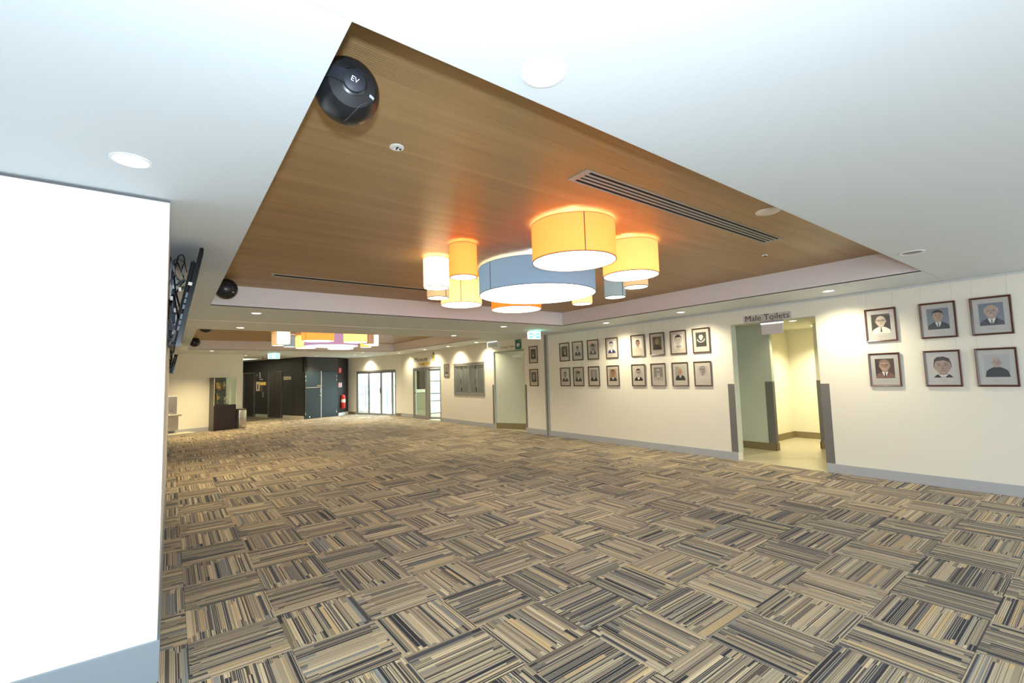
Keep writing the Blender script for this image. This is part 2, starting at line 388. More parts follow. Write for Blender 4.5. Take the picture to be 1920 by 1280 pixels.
# operable wall track across the ceiling, and its jamb on the right wall
t = thing('trim_3', 'ceiling track of the folding wall', 'track'); del t['category']; t['kind'] = 'structure'
q = MB(); q.box(-.02, WX, 9.22, 9.232, H-.004, H+.03); q.box(-.02, WX, 9.248, 9.26, H-.004, H+.03); q.out('track_lip', M_TRACK, t)
q = MB(); q.box(-.02, WX, 9.232, 9.248, H+.014, H+.03); q.out('track_slot', M_GREYSEAM, t)
q = MB(); q.box(WX-.03, WX+.01, 9.22, 9.36, 0, H); q.box(WX-.036, WX-.029, 9.275, 9.305, 0, H, 1)
struct(q.out('trim_4', [M_PARTED, M_GREYSEAM]), 'grey full-height jamb of the folding wall')

# right wall with its openings
W2 = WX+.16
m = MB()
def rw_(y0, y1, z0, z1): m.box(WX, W2, y0, y1, z0, z1)
rw_(-4, 2.842, 0, H); rw_(2.842, 4.212, 2.415, H); rw_(4.212, 10.25, 0, H); rw_(10.25, 11.83, 2.39, H); rw_(11.83, 12.34, 0, H)
rw_(12.34, 14.305, 0, .985); rw_(12.34, 14.305, 2.086, H); rw_(14.305, 15.34, 0, H); rw_(15.34, 17.77, 2.05, H); rw_(17.77, 19.0, 0, H)
struct(m.out('wall_right', M_WALL))
m = MB()
for a, b in ((-4, 2.842), (4.212, 9.22), (9.36, 10.25), (11.83, 15.30), (17.80, 18.99)): m.box(WX-.014, WX, a, b, 0, .138, bev=.003)
struct(m.out('baseboard_right', M_BASE))
# long left wall (its end face is the big white wall beside the camera)
m = MB(); m.box(-3.6, -.025, 3.28, 3.34, 0, H-.006, 0); m.box(-.085, -.025, 3.34, 17.2, 0, H-.006, 1)
struct(m.out('wall_left', [M_WHITE, M_WALL]))
m = MB(); m.box(-3.6, -.012, 3.266, 3.28, .0, .217, bev=.003); m.box(-.025, -.013, 3.28, 17.2, 0, .217)
struct(m.out('baseboard_left', mat('white_wall_skirting', (.26, .31, .34), .5)))
m = MB(); m.box(-3.6, -.025, 3.274, 3.28, H-.016, H-.006); struct(m.out('trim_5', M_GREYSEAM), 'dark shadow line above the white wall')
# far left wall (skewed), lift wall, dark door wall
LW = Vector((2.16, 19.6, 0)); LC = Vector((4.65, 21.25, 0))
m = MB(); wallseg(m, LW-U*4.6, LW, 0, H, .14); struct(m.out('wall_far_left', M_WALL))
m = MB(); a = LW-U*4.6-V*.013; wallseg(m, a, LW-V*.013+U*.013, 0, .135, .013); struct(m.out('baseboard_far_left', M_BASE))
m = MB(); wallseg(m, LC+V*7.2, LC, 0, H, .14); struct(m.out('wall_lift', M_DARK))
m = MB()
for a, b in ((0.0, 1.70), (3.0, 4.15)): wallseg(m, LC+V*a-U*.012, LC+V*b-U*.012, .0, .135, .012, -1)
struct(m.out('baseboard_lift', mat('pale_skirting', (.55, .53, .45), .5)))
m = MB(); wallseg(m, LC+U*0, LC+U*1.66, 2.035, H, .16); wallseg(m, LC, LC+U*.02, 0, 2.035, .16); wallseg(m, LC+U*1.58, LC+U*1.66, 0, 2.035, .16)
struct(m.out('wall_back', M_DARK))
m = MB(); wallseg(m, LC+U*.1+V*.22, LC+U*1.6+V*.22, 0, H, .05); struct(m.out('wall_cupboard_back', M_DARK))
FP = Vector((6.235, 21.78, 0)); FA = Vector((6.93, 22.6, 0)); FB = Vector((WX+.01, 18.98, 0))
fd = (FA-FP).normalized()
m = MB(); wallseg(m, FP, FA, 0, H, .1); struct(m.out('wall_fire_point', mat('near_black_wall_paint', (.02, .018, .02), .6)))
m = MB(); nn = Vector((fd.y, -fd.x, 0)); wallseg(m, FP+nn*.012, FA+nn*.012, 0, .13, .012); struct(m.out('baseboard_fire_point', mat('white_skirting', (.72, .73, .72), .5)))
gd = (FB-FA).normalized(); GL = (FB-FA).length
m = MB(); wallseg(m, FA, FA+gd*.607, 0, H, .16, 1); wallseg(m, FA+gd*.607, FA+gd*3.44, 2.04, H, .16, 1); wallseg(m, FA+gd*3.44, FB, 0, H, .16, 1)
struct(m.out('wall_far_right', M_WALL))
m = MB(); on = Vector((gd.y, -gd.x, 0)); wallseg(m, FA+on*.012, FA+on*.012+gd*.6, 0, .12, .012); wallseg(m, FA+on*.012+gd*3.45, FB+on*.012, 0, .12, .012)
struct(m.out('baseboard_far_right', M_BASE_IN))
# rest of the shell that closes the room behind and beside the camera
m = MB(); m.box(-3.6, -3.45, -4, 3.3, 0, H); struct(m.out('wall_side', M_WHITE))
m = MB(); m.box(-3.6, -3.5, 3.34, 28.75, 0, H-.006); m.box(-3.5, 3.2, 28.65, 28.75, 0, H-.006); struct(m.out('wall_outer_left', M_WALL))
m = MB()
for x in [-3.5+k*1.45 for k in range(9)]: m.box(x, x+.06, -4.0, -3.94, 0, H)
m.box(-3.5, 8.1, -4.0, -3.94, 0, .08); m.box(-3.5, 8.1, -4.0, -3.94, 2.5, H)
struct(m.out('window_1', M_ALU))

# lift lobby floor, brass edge and cove light
m = MB(); m.prism([(p.x, p.y) for p in (LW+V*1.9+U*.2, LC+V*1.45-U*.02, LC+V*6-U*.02, LW+V*6-U*2)], 0.0005, .004); struct(m.out('floor_lobby', M_LOBBY))
m = MB(); wallseg(m, LW+V*1.9+U*.2, LC+V*1.45-U*.02, .0005, .012, .06); struct(m.out('trim_6', mat('pale_threshold', (.62, .58, .42), .4)), 'pale threshold strip before the lifts')

# ================================================================== DOORS AND OPENINGS
# male toilets: passage, inner walls, corner guards
m = MB()
m.box(W2, 10.3, 4.99, 5.05, 0, 2.5); m.box(W2, 12, 2.2, 2.25, 0, 2.5)
m.box(9.53, 9.63, 4.18, 5.0, 0, 2.5)
struct(m.out('wall_toilet_passage', M_GREEN))
m = MB(); m.box(9.60, 11.85, 4.72, 4.80, 0, 2.5); m.box(11.70, 11.80, 2.2, 4.8, 0, 2.5); m.box(10.36, 10.46, 2.2, 3.70, 0, 2.5)
struct(m.out('wall_toilet_inner', M_YEL))
m = MB(); m.box(W2, 12, 2.2, 5.05, 2.5, 2.53); struct(m.out('ceiling_toilet', mat('toilet_ceiling', (.7, .72, .6), .7)))
m = MB(); m.box(8.13, 12, 2.2, 5.05, -.008, -.001); m.box(WX+.0, 8.2, 2.842, 4.212, -.008, .001); struct(m.out('floor_toilet', M_VINYL))
m = MB(); m.box(9.517, 9.53, 4.17, 5.0, 0, .14); m.box(9.517, 9.64, 4.165, 4.178, 0, .14); m.box(9.64, 11.7, 4.70, 4.719, 0, .14); m.box(11.687, 11.70, 2.3, 4.70, 0, .14); m.box(10.347, 10.36, 2.3, 3.715, 0, .14); m.box(10.347, 10.47, 3.70, 3.713, 0, .14)
m.box(W2, 9.5, 4.977, 4.99, 0, .14)
struct(m.out('baseboard_toilet', M_BASE_IN))
m = MB(); m.box(WX+.001, W2+.01, 4.205, 4.211, .14, 2.41); m.box(WX+.001, W2+.01, 2.843, 2.85, .14, 2.41); m.box(WX+.001, W2+.01, 2.85, 4.205, 2.405, 2.412)
struct(m.out('door_1', M_GREEN), 'pale green lining of the male toilets opening')
def guard(label, loc, ax, ay, hgt=1.21, z0=.14, lx=.13, ly=.10):
    m = MB(); t = .004
    m.box(0, ax*lx, 0, -t*(1 if ay > 0 else -1), z0, z0+hgt); m.box(0, -t*(1 if ax > 0 else -1), -t*(1 if ay > 0 else -1), ay*ly, z0, z0+hgt)
    tag(m.out('corner_guard', M_GUARD, None, loc), label, 'corner guard', 'grey vinyl corner guards at door openings')
# guards: local x leg lies along x (jamb), y leg along the wall face
guard('grey corner guard on the left edge of the male toilets opening', (WX-.001, 4.211, 0), 1, 1, ly=.115)
guard('grey corner guard on the right edge of the male toilets opening', (WX-.001, 2.843, 0), 1, -1, ly=.115)
guard('grey-green corner guard on the inner partition seen through the male toilets opening', (9.529, 4.179, 0), 1, 1, lx=.09, ly=.14)
guard('olive corner guard on the inner wall at the right inside the male toilets opening', (10.359, 3.701, 0), 1, -1, lx=.09, ly=.09)
guard('grey corner guard left of the ajar female toilets door', (WX-.001, 11.829, 0), 1, 1, ly=.075)
guard('grey corner guard right of the female toilets door', (WX-.001, 10.251, 0), 1, -1, ly=.07)
# female toilets door
m = MB(); m.box(W2, W2+1.1, 11.9, 11.95, 0, 2.5); m.box(W2, W2+1.1, 10.1, 10.15, 0, 2.5); m.box(W2+1.1, W2+1.2, 10.1, 11.95, 0, 2.5); m.box(W2, W2+1.2, 10.1, 11.95, 2.5, 2.55)
struct(m.out('wall_female_passage', M_GREEN))
m = MB(); m.box(WX+.01, 9.4, 10.15, 11.9, -.008, .001); struct(m.out('floor_female_passage', M_VINYL))
m = MB(); m.box(WX+.001, W2, 11.81, 11.829, 0, 2.388); m.box(WX+.001, W2, 10.251, 10.27, 0, 2.388); m.box(WX+.001, W2, 10.27, 11.81, 2.37, 2.388)
t = struct(thing('door_2', 'pale green door to the female toilets', 'door')); del t['category']
m.out('door_frame', M_GREEN, t)
m = MB(); A_ = Vector((8.16, 11.80, 0)); B_ = Vector((8.62, 10.80, 0)); wallseg(m, A_, B_, .01, 2.36, .04); lf = m.out('door_leaf', M_GREEN, t)
m = MB(); nn = Vector(((B_-A_).y, -(B_-A_).x, 0)).normalized(); wallseg(m, A_+nn*.003, B_+nn*.003, .01, .17, .003); m.out('kick_plate', M_BASE_IN, lf)
m = MB(); p = A_.lerp(B_, .72)+nn*.03; m.obox((p.x, p.y, 2.20), ((B_-A_).normalized(), nn, (0, 0, 1)), (.13, .03, .035)); m.out('door_closer', M_SIGNW, lf)
m = MB(); C_ = Vector((8.17, 10.285, 0)); D_ = Vector((8.62, 10.75, 0)); wallseg(m, C_, D_, .01, 2.36, .04, -1); l2 = m.out('door_leaf', mat('white_door_paint', (.74, .78, .72), .45), t)
dd = (D_-C_).normalized(); nn = Vector((-dd.y, dd.x, 0)); p = C_+dd*.42+nn*.02
m = MB(); m.obox((p.x, p.y, 1.03), (dd, nn, (0, 0, 1)), (.022, .006, .11)); m.tube([(p.x, p.y, 1.0), (p.x+nn.x*.05, p.y+nn.y*.05, 1.0), (p.x+nn.x*.05-dd.x*.14, p.y+nn.y*.05-dd.y*.14, 1.0)], .01); m.out('lever_handle', M_BLACKM, l2)
m = MB(); m.obox((p.x-dd.x*.04, p.y-dd.y*.04, 1.30), (dd, nn, (0, 0, 1)), (.10, .008, .022)); m.out('push_sign', mat('brown_plate', (.25, .17, .08), .4), l2)

# window with folding shutters
t = struct(thing('window_2', 'aluminium framed servery window with four grey glass leaves', 'window', (WX, 0, 0))); del t['category']
m = MB()
y0, y1, z0, z1 = 12.34, 14.305, .985, 2.086
m.box(-.02, .10, y0, y1, z0, z0+.05); m.box(-.02, .10, y0, y1, z1-.09, z1); m.box(-.02, .10, y0, y0+.05, z0+.05, z1-.09); m.box(-.02, .10, y1-.05, y1, z0+.05, z1-.09); m.box(-.012, .09, 13.29, 13.345, z0+.05, z1-.09)
m.box(-.028, -.02, y0-.02, y1+.02, z1-.035, z1+.01)
m.out('window_frame', M_ALU, t)
def leaf(a, b):
    q = MB(); f = .045
    q.box(.01, .05, a, b, z0+.05, z0+.10); q.box(.01, .05, a, b, z1-.15, z1-.09); q.box(.01, .05, a, a+f, z0+.10, z1-.15); q.box(.01, .05, b-f, b, z0+.10, z1-.15)
    o = q.out('shutter_leaf', M_ALU, t); q = MB(); q.box(.028, .034, a+f, b-f, z0+.10, z1-.15); q.out('pane', M_DKGLASS, o); return o
ys = [(13.80, 14.25), (13.35, 13.79), (12.85, 13.285), (12.395, 12.84)]
for k, (a, b) in enumerate(ys):
    o = leaf(a, b)
    if k in (0, 2):
        q = MB(); q.box(-.008, .01, a+.005, a+.03, 1.12, 1.26); q.box(-.008, .01, a+.005, a+.03, 1.88, 1.98); q.out('bolt', M_BLACKM, o)
        q = MB(); q.tube([(-.0, a+.02, 1.36), (-.03, a+.02, 1.38), (-.03, a+.02, 1.52), (0, a+.02, 1.54)], .008); q.out('handle', M_BLACKM, o)
m = MB(); m.box(W2, W2+.02, 12.3, 14.35, .9, 2.15); struct(m.out('wall_servery', M_GREEN))

# museum door
t = struct(thing('door_3', 'aluminium framed glass doors of the museum', 'door')); del t['category']
m = MB(); a, b = 15.34, 17.77
m.box(WX-.01, WX+.09, a, a+.05, 0, 2.05); m.box(WX-.01, WX+.09, b-.05, b, 0, 2.05); m.box(WX-.01, WX+.09, a+.05, b-.05, 1.98, 2.05); m.box(WX-.015, WX+.10, 16.43, 16.62, 0, 1.98); m.box(WX+.0, WX+.07, 16.62, b-.05, 0, .05)
m.out('door_frame', M_ALU, t)
m = MB(); m.box(WX+.02, WX+.06, 16.62, 16.68, .05, 1.98); m.box(WX+.02, WX+.06, 17.66, 17.72, .05, 1.98); m.box(WX+.02, WX+.06, 16.68, 17.66, .05, .13); m.box(WX+.02, WX+.06, 16.68, 17.66, 1.92, 1.98)
lf = m.out('door_leaf', M_ALU, t); m = MB(); m.box(WX+.037, WX+.043, 16.68, 17.66, .13, 1.92); m.out('pane', M_GLASSG, lf)
m = MB(); m.tube([(WX+.02, 17.6, 1.02), (WX-.04, 17.58, 1.02), (WX-.04, 17.42, 1.02)], .012); m.out('door_handle', M_BLACKM, lf)
# leaf standing open inwards, hinged on the mullion
P_ = Vector((WX+.10, 16.43, 0)); dv = Vector((math.cos(R(38)), -math.sin(R(38)), 0)); Q_ = P_+Vector((.62, .08, 0)); dv = (Q_-P_).normalized(); nv = Vector((-dv.y, dv.x, 0))
P_ = Vector((WX+.05, 16.42, 0)); Q_ = Vector((WX+.48, 15.72, 0)); dv = (Q_-P_).normalized(); nv = Vector((-dv.y, dv.x, 0)); L_ = (Q_-P_).length
def fr(m, s0, s1, z0, z1, th=.04): c = P_+dv*((s0+s1)/2); m.obox((c.x, c.y, (z0+z1)/2), (dv, nv, (0, 0, 1)), ((s1-s0)/2, th/2, (z1-z0)/2)); return m
m = MB(); fr(m, 0, .06, .02, 1.97); fr(m, L_-.06, L_, .02, 1.97); fr(m, .06, L_-.06, .02, .10); fr(m, .06, L_-.06, 1.90, 1.97); lf = m.out('door_leaf', M_ALU, t)
m = fr(MB(), .06, L_-.06, .10, 1.90, .006); m.out('pane', M_GLASSG, lf)
m = fr(MB(), .1, L_-.1, 1.0, 1.03, .09); m.out('door_handle', M_BLACKM, lf)
# museum room
m = MB(); m.box(W2, 12.5, 14.3, 14.4, 0, 2.5); m.box(W2, 9.35, 18.9, 19.0, 0, 2.5); m.box(W2, 12.5, 18.9, 19.0, 2.2, 2.5); m.box(12.5, 12.6, 14.3, 19, 0, 2.5)
struct(m.out('wall_museum', M_WALL))
m = MB(); m.box(WX, 12.5, 14.4, 18.9, -.01, -.001); struct(m.out('floor_museum', M_VINYL))
m = MB(); m.box(W2, 12.6, 14.3, 19.0, 2.5, 2.53); struct(m.out('ceiling_museum', M_CEIL))
m = MB()
for x in (9.35, 10.4, 11.45, 12.44): m.box(x, x+.05, 18.92, 18.97, 0, 2.2)
for z in (0, .55, 1.45, 2.15): m.box(9.35, 12.49, 18.92, 18.97, z, z+.05)
t = struct(m.out('window_3', M_ALU)); m = MB(); m.box(9.36, 12.48, 18.943, 18.947, .02, 2.18); m.out('pane', M_GLASS, t)
t = thing('museum_cabinet', 'dark brown wall cabinet above a white ledge seen through the museum door', 'cabinet', (8.62, 18.89, 0), 0)
m = MB(); m.box(.1, .6, -.35, 0, 1.15, 2.1, bev=.005); m.out('cabinet_body', mat('dark_brown_timber', (.06, .03, .02), .4, noise=(8, .3)), t)
m = MB(); m.box(.12, .345, -.37, -.35, 1.17, 2.08, bev=.004); m.box(.355, .58, -.37, -.35, 1.17, 2.08, bev=.004); m.out('cabinet_door', mat('brown_timber_door', (.08, .04, .028), .4, noise=(8, .3)), t)
m = MB(); m.box(-.02, .66, -.40, 0, 1.0, 1.14, bev=.004); m.out('ledge', M_SIGNW, t)
m = MB(); m.box(.02, .62, -.36, 0, 0, 1.0, bev=.004); m.out('cabinet_base', mat('olive_panel', (.36, .34, .26), .5), t)

# glazed doors to the terrace
t = struct(thing('door_4', 'four-leaf aluminium glazed doors to the bright terrace', 'door')); del t['category']
ix = (gd, Vector((-gd.y, gd.x, 0)), Vector((0, 0, 1)))
def gbox(m, s0, s1, z0, z1, th=.05, off=.06):
    c = FA+gd*((s0+s1)/2)+ix[1]*off; m.obox((c.x, c.y, (z0+z1)/2), ix, ((s1-s0)/2, th/2, (z1-z0)/2)); return m
m = MB(); gbox(m, .607, .67, 0, 2.04, .1); gbox(m, 3.39, 3.44, 0, 2.04, .1); gbox(m, .67, 3.39, 1.97, 2.04, .1); gbox(m, .67, 3.39, 0, .02, .1); m.out('door_frame', M_ALU, t)
ed = [.67, 1.52, 2.393, 3.159, 3.39]
for k in range(4):
    a, b = ed[k]+.005, ed[k+1]-.005; m = MB(); f = .05
    gbox(m, a, a+f, .02, 1.97); gbox(m, b-f, b, .02, 1.97); gbox(m, a+f, b-f, .02, .08); gbox(m, a+f, b-f, 1.91, 1.97)
    lf = m.out('door_leaf', M_ALU, t); m = gbox(MB(), a+f, b-f, .08, 1.91, .006); m.out('pane', M_GLASS, lf)
    if k == 1: m = gbox(MB(), b-.04, b-.01, 1.0, 1.25, .03, .02); m.out('door_handle', M_BLACKM, lf)

# picture rail on the right wall
m = MB(); m.box(WX-.012, WX, -.5, 9.2, H-.03, H-.004); m.box(WX-.016, WX-.011, -.5, 9.2, H-.033, H-.026); struct(m.out('trim_7', mat('picture_rail_aluminium', (.62, .63, .62), .4)), 'aluminium picture rail under the ceiling')

# ================================================================== OUTSIDE
m = MB(); m.box(7.2, 40, 19.4, 60, -.10, -.03); struct(m.out('ground_terrace', M_OUT))
for k, (x, y, a, ln, lab) in enumerate(((9.5, 27.5, R(14), 12, 'low grey terrace railing beyond the glazed doors'), (10.5, 31, R(-4), 16, 'farther grey railing at the far side of the terrace'))):
    t = thing('railing', lab, 'railing', (x, y, -.03), a, 'terrace railings')
    m = MB(); m.box(-ln/2, ln/2, -.03, .03, 1.2, 1.27); m.out('top_rail', M_RAIL, t)
    m = MB(); m.box(-ln/2, ln/2, -.02, .02, .15, .2); m.out('bottom_rail', M_RAIL, t)
    m = MB(); m.box(-.04, .04, -.04, .04, 0, 1.2); p0 = m.out('post', M_RAIL, t, (-ln/2, 0, 0))
    for q in range(1, 9):
        o = p0.copy(); C.objects.link(o); o.location.x = -ln/2+ln*q/8
t = thing('ramp_handrail', 'sloping grey handrail outside the glazed doors', 'handrail', (8.4, 25, -.03), R(10))
m = MB(); m.tube([(-1.6, 0, .62), (3.0, 0, 1.35)], .035, 8); m.out('rail', M_RAIL, t)
m = MB(); m.box(-.025, .025, -.025, .025, 0, .82); m.out('post', M_RAIL, t, (-.5, 0, 0)); m = MB(); m.box(-.025, .025, -.025, .025, 0, 1.14); m.out('post', M_RAIL, t, (1.6, 0, 0))
t = thing('neighbouring_building', 'pale blank building far beyond the terrace', 'building', (20, 52, -.03), 0)
m = MB(); m.box(-14, 10, 0, 6, 0, 3.4); m.out('wall', M_OUT, t); m = MB(); m.box(-14.4, 10.4, -.4, 6.4, 3.4, 3.7); m.out('roof', M_RAIL, t)

# ================================================================== DRUM PENDANTS
COL = dict(amber=(1.0, .50, .15), apricot=(1.0, .47, .13), orange=(1.0, .30, .04), cream=(1.0, .76, .40), yellow=(1.0, .60, .24), white=(1.0, .93, .76), blue=(.19, .29, .38), mauve=(.36, .25, .36), grey=(.26, .31, .32), beige=(.52, .42, .26), brown=(.36, .26, .18))
SH = {k: shade_mat('lamp_shade_'+k, v, {'blue': .5, 'mauve': .6, 'grey': .45, 'beige': .5, 'brown': .5, 'amber': .34, 'orange': .42, 'apricot': .36, 'white': .85, 'yellow': .33}.get(k, .40)) for k, v in COL.items()}
RIM = {k: mat('shade_rim_'+k, tuple(c*.22+.015 for c in v), .6) for k, v in COL.items()}
M_DIFF = mat('lamp_diffuser_glow', (1, 1, 1), .5, emis=(1, .97, .88), es=3.6)
ZB = 2.62
PR = {}
def drum(label, x, y, r, kind, key, seam=None, group=''):
    t = thing('drum_pendant', label, 'pendant lamp', (x, y, ZB), 0, group)
    hgt = .335; n = 64 if r > .2 else 40
    m = MB(); m.lathe([(r, 0), (r, hgt), (r-.003, hgt), (r-.003, 0), (r, 0)], n=n); shd = m.out('shade', SH[key], t, smooth=True)
    m = MB(); m.lathe([(r+.0015, 0), (r+.0015, .006), (r-.006, .006), (r-.006, -.001), (r+.0015, -.001)], n=n); m.out('rim', RIM[key], shd, smooth=True); m = MB(); m.lathe([(r+.0015, hgt-.004), (r+.0015, hgt+.001), (r-.005, hgt+.001), (r-.005, hgt-.004)], n=n); m.out('rim', RIM[key], shd, smooth=True)
    m = MB(); m.lathe([(r-.005, .003), (.001, .003)], n=n); m.out('diffuser', M_DIFF, t)
    m = MB(); m.cyl((0, 0, hgt-.035), .045, CH-ZB-hgt+.035, 20); m.tube([(-r+.003, 0, hgt-.02), (r-.003, 0, hgt-.02)], .004); m.tube([(0, -r+.003, hgt-.02), (0, r-.003, hgt-.02)], .004); m.out('ceiling_mount', M_TRIMW, t)
    if seam is not None:
        m = MB(); a = seam; m.obox((math.cos(a)*(r+.0005), math.sin(a)*(r+.0005), hgt/2), ((math.cos(a), math.sin(a), 0), (-math.sin(a), math.cos(a), 0), (0, 0, 1)), (.001, .0045, hgt/2)); m.out('seam', RIM[key], shd)
    pw = BULB_K*(5+36*r*r)
    light('bulb', 'POINT', (0, 0, .19), pw, {'blue': (.9, .95, 1), 'mauve': (.95, .9, 1), 'grey': (1, .9, .75)}.get(key, (1, .60, .20)), parent=t, shadow_soft_size=.04)
    return t
g1 = 'drum pendant lamps in the near ceiling recess'; g2 = 'drum pendant lamps in the far ceiling recess'
drum('large amber drum pendant, nearest in the near cluster', 2.922, 2.921, .379, 0, 'amber', R(-120), g1)
drum('huge blue-grey drum pendant at the centre of the near cluster', 3.72, 4.397, .736, 0, 'blue', R(-178), g1)
drum('wide pale yellow drum pendant at the right of the near cluster', 3.881, 3.046, .287, 0, 'yellow', None, g1)
drum('small glowing white drum pendant, leftmost of the near cluster', 2.402, 4.604, .144, 0, 'white', None, g1)
drum('small orange drum pendant beside the leftmost white one', 2.383, 3.974, .141, 0, 'apricot', None, g1)
drum('small beige drum pendant tucked under the leftmost white one', 2.728, 5.187, .141, 0, 'beige', R(-75), g1)
drum('cream drum pendant with a seam below the small orange one', 3.28, 5.538, .288, 0, 'cream', R(-122), g1)
drum('deep orange drum pendant half hidden behind the huge blue-grey one', 4.255, 5.537, .383, 0, 'orange', None, g1)
drum('small cream drum pendant behind the right rim of the huge blue-grey one', 4.793, 4.657, .145, 0, 'cream', None, g1)
drum('small grey drum pendant with a seam below the wide pale yellow one', 4.785, 4.032, .14, 0, 'grey', R(-95), g1)
drum('small beige drum pendant, rightmost under the wide pale yellow one', 4.447, 3.424, .143, 0, 'beige', None, g1)
drum('large amber drum pendant with a seam in the far cluster', 2.978, 12.17, .385, 0, 'amber', R(-150), g2)
drum('huge mauve drum pendant at the centre of the far cluster', 3.766, 13.835, .737, 0, 'mauve', None, g2)
drum('wide cream drum pendant at the right front of the far cluster', 3.965, 12.299, .30, 0, 'cream', None, g2)
drum('small glowing white drum pendant at the left of the far cluster', 2.386, 13.284, .156, 0, 'white', None, g2)
drum('small beige drum pendant behind the left white one in the far cluster', 2.36, 13.93, .158, 0, 'beige', None, g2)
drum('small grey drum pendant at the left of the far cluster', 2.737, 14.399, .157, 0, 'grey', None, g2)
drum('tall-looking cream drum pendant left behind the far amber one', 3.283, 14.85, .287, 0, 'cream', None, g2)
drum('large white-glowing drum pendant, rearmost of the far cluster', 4.364, 15.016, .386, 0, 'white', None, g2)
drum('small amber-cream drum pendant at the lower right of the far cluster', 4.862, 14.08, .165, 0, 'yellow', None, g2)
drum('small brown-grey drum pendant with a seam at the right of the far cluster', 4.50, 12.83, .155, 0, 'brown', R(-110), g2)
drum('small white drum pendant, rightmost of the far cluster', 4.83, 13.33, .148, 0, 'white', None, g2)

# ================================================================== DOWNLIGHTS
def downlight(label, x, y, lit=1, z=H, r=.082, power=None, group='recessed downlights in the white ceiling', aim=None, col=(1, .89, .64)):
    t = thing('downlight', label, 'downlight', (x, y, z), 0, group)
    m = MB(); m.lathe([(r, 0), (r, -.004), (r*.86, -.006), (r*.78, -.002), (r*.74, -.0005)], n=32); m.out('bezel', M_TRIMW, t, smooth=True)
    m = MB(); m.lathe([(r*.76, -.0012), (.0005, -.0012)], n=32); m.out('lamp', M_DISC if lit else mat('unlit_lamp', (.16, .16, .15), .3), t)
    if lit:
        l = light('spot_beam', 'SPOT', (0, 0, -.02), power or DOWN_W, col, parent=t, spot_size=R(128), spot_blend=.9, shadow_soft_size=.05)
        if aim: l.rotation_euler = (0, R(aim), 0)
    return t
downlight('large bright downlight in the ceiling nearest the camera', 1.053, 1.17, power=18)
downlight('bright downlight above the big white wall', -.175, 2.78, power=22)
downlight('downlight in the ceiling left of the first white fascia', 1.05, 8.01)
downlight('downlight in the ceiling right of the first white fascia', 5.82, 8.05)
washers = [(7.50, 2.44, 'the rightmost, between the toilets door and six portraits'), (7.50, 4.80, 'between the toilets door and the eight right portraits'), (7.50, 6.60, 'above the gap in the middle of the portrait rows')]
for x, y, s in washers: downlight('wall-washing downlight '+s, x, y, power=WASH_W, aim=-14)
for x, y, s in ((7.64, 12.05, 'nearest the female toilets door'), (7.64, 13.87, 'over the servery window'), (7.61, 15.62, 'over the museum door'), (7.19, 20.9, 'over the terrace doors')):
    downlight('small far wall-washing downlight '+s, x, y, power=WASH_W*1.05, aim=-14 if y < 20 else None)
downlight('far wall-washing downlight beside the museum lettering', 7.62, 18.0, power=WASH_W*.7, aim=-14)
for x, y, s in ((1.07, 10.21, 'just beyond the ceiling track on the left'), (5.85, 10.3, 'just beyond the ceiling track on the right'), (1.06, 17.6, 'above the far left cream wall'), (5.96, 17.6, 'beyond the second recess'), (6.24, 19.46, 'before the dark door wall'), (5.02, 20.7, 'above the dark double door'), (2.32, 20.3, 'at the lift lobby entrance')):
    downlight('small far downlight '+s, x, y, power=DOWN_W*(4.5 if x < 3 and y > 15 else 2.2), col=(1, .80, .46) if x < 3 else (1, .87, .60))
downlight('unlit eyeball downlight in the ceiling near the far right corner of the timber recess', 5.733, 1.145, 0, r=.10)
t = thing('round_ceiling_cap', 'white round cover on the timber ceiling beside the long vent', 'ceiling fitting', (4.187, 1.77, CH)); m = MB(); m.lathe([(.10, 0), (.10, -.006), (.092, -.010), (.0005, -.011)], n=32); m.out('cover_disc', M_TRIMW, t, smooth=True)
def sprink(label, x, y, r):
    t = thing('smoke_sensor', label, 'sensor', (x, y, CH), 0, 'small white sensors on the timber ceiling')
    m = MB(); m.lathe([(r, 0), (r, -.005), (r*.8, -.008), (r*.5, -.008), (r*.4, -.003), (.0005, -.003)], n=24); m.out('ring', M_TRIMW, t, smooth=True)
    m = MB(); m.box(-.002, .002, -r*.5, r*.3, -.014, -.004); m.box(r*.4, r*.65, -.006, .006, -.012, -.006); m.out('sensor_pin', M_BLACKM, t)
sprink('small white round sensor on the timber ceiling near the big ball speaker', 1.054, 2.50, .042)
sprink('tiny white sensor on the timber ceiling at the right end below the vent', 5.778, 2.516, .035)
# linear slot vent
t = thing('slot_vent', 'long grey four-slot air vent in the timber ceiling', 'air vent', (3.73, 2.17, CH))
m = MB(); L2 = 1.495
m.box(-L2, L2, -.095, -.082, -.006, 0); m.box(-L2, L2, .082, .095, -.006, 0); m.box(-L2, -L2+.05, -.082, .082, -.006, 0); m.box(L2-.05, L2, -.082, .082, -.006, 0); m.out('vent_frame', M_VENT, t)
for k in range(3): m = MB(); yy = -.041+.041*k; m.box(-L2+.05, L2-.05, yy-.009, yy+.009, -.005, 0); m.out('vent_bar', M_VENT, t)
m = MB(); m.box(-L2+.05, L2-.05, -.082, .082, -.0006, 0); m.out('vent_void', M_VOID, t)
t = thing('slot_vent', 'far slot vent in the timber ceiling beyond the near lamp cluster', 'air vent', (2.3, 6.45, CH))
m = MB(); m.box(-1.3, 1.3, -.07, -.058, -.006, 0); m.box(-1.3, 1.3, .058, .07, -.006, 0); m.box(-1.3, -1.26, -.058, .058, -.006, 0); m.box(1.26, 1.3, -.058, .058, -.006, 0); m.out('vent_frame', M_VENT, t)
m = MB(); m.box(-1.26, 1.26, -.058, .058, -.0006, 0); m.out('vent_void', M_VOID, t)
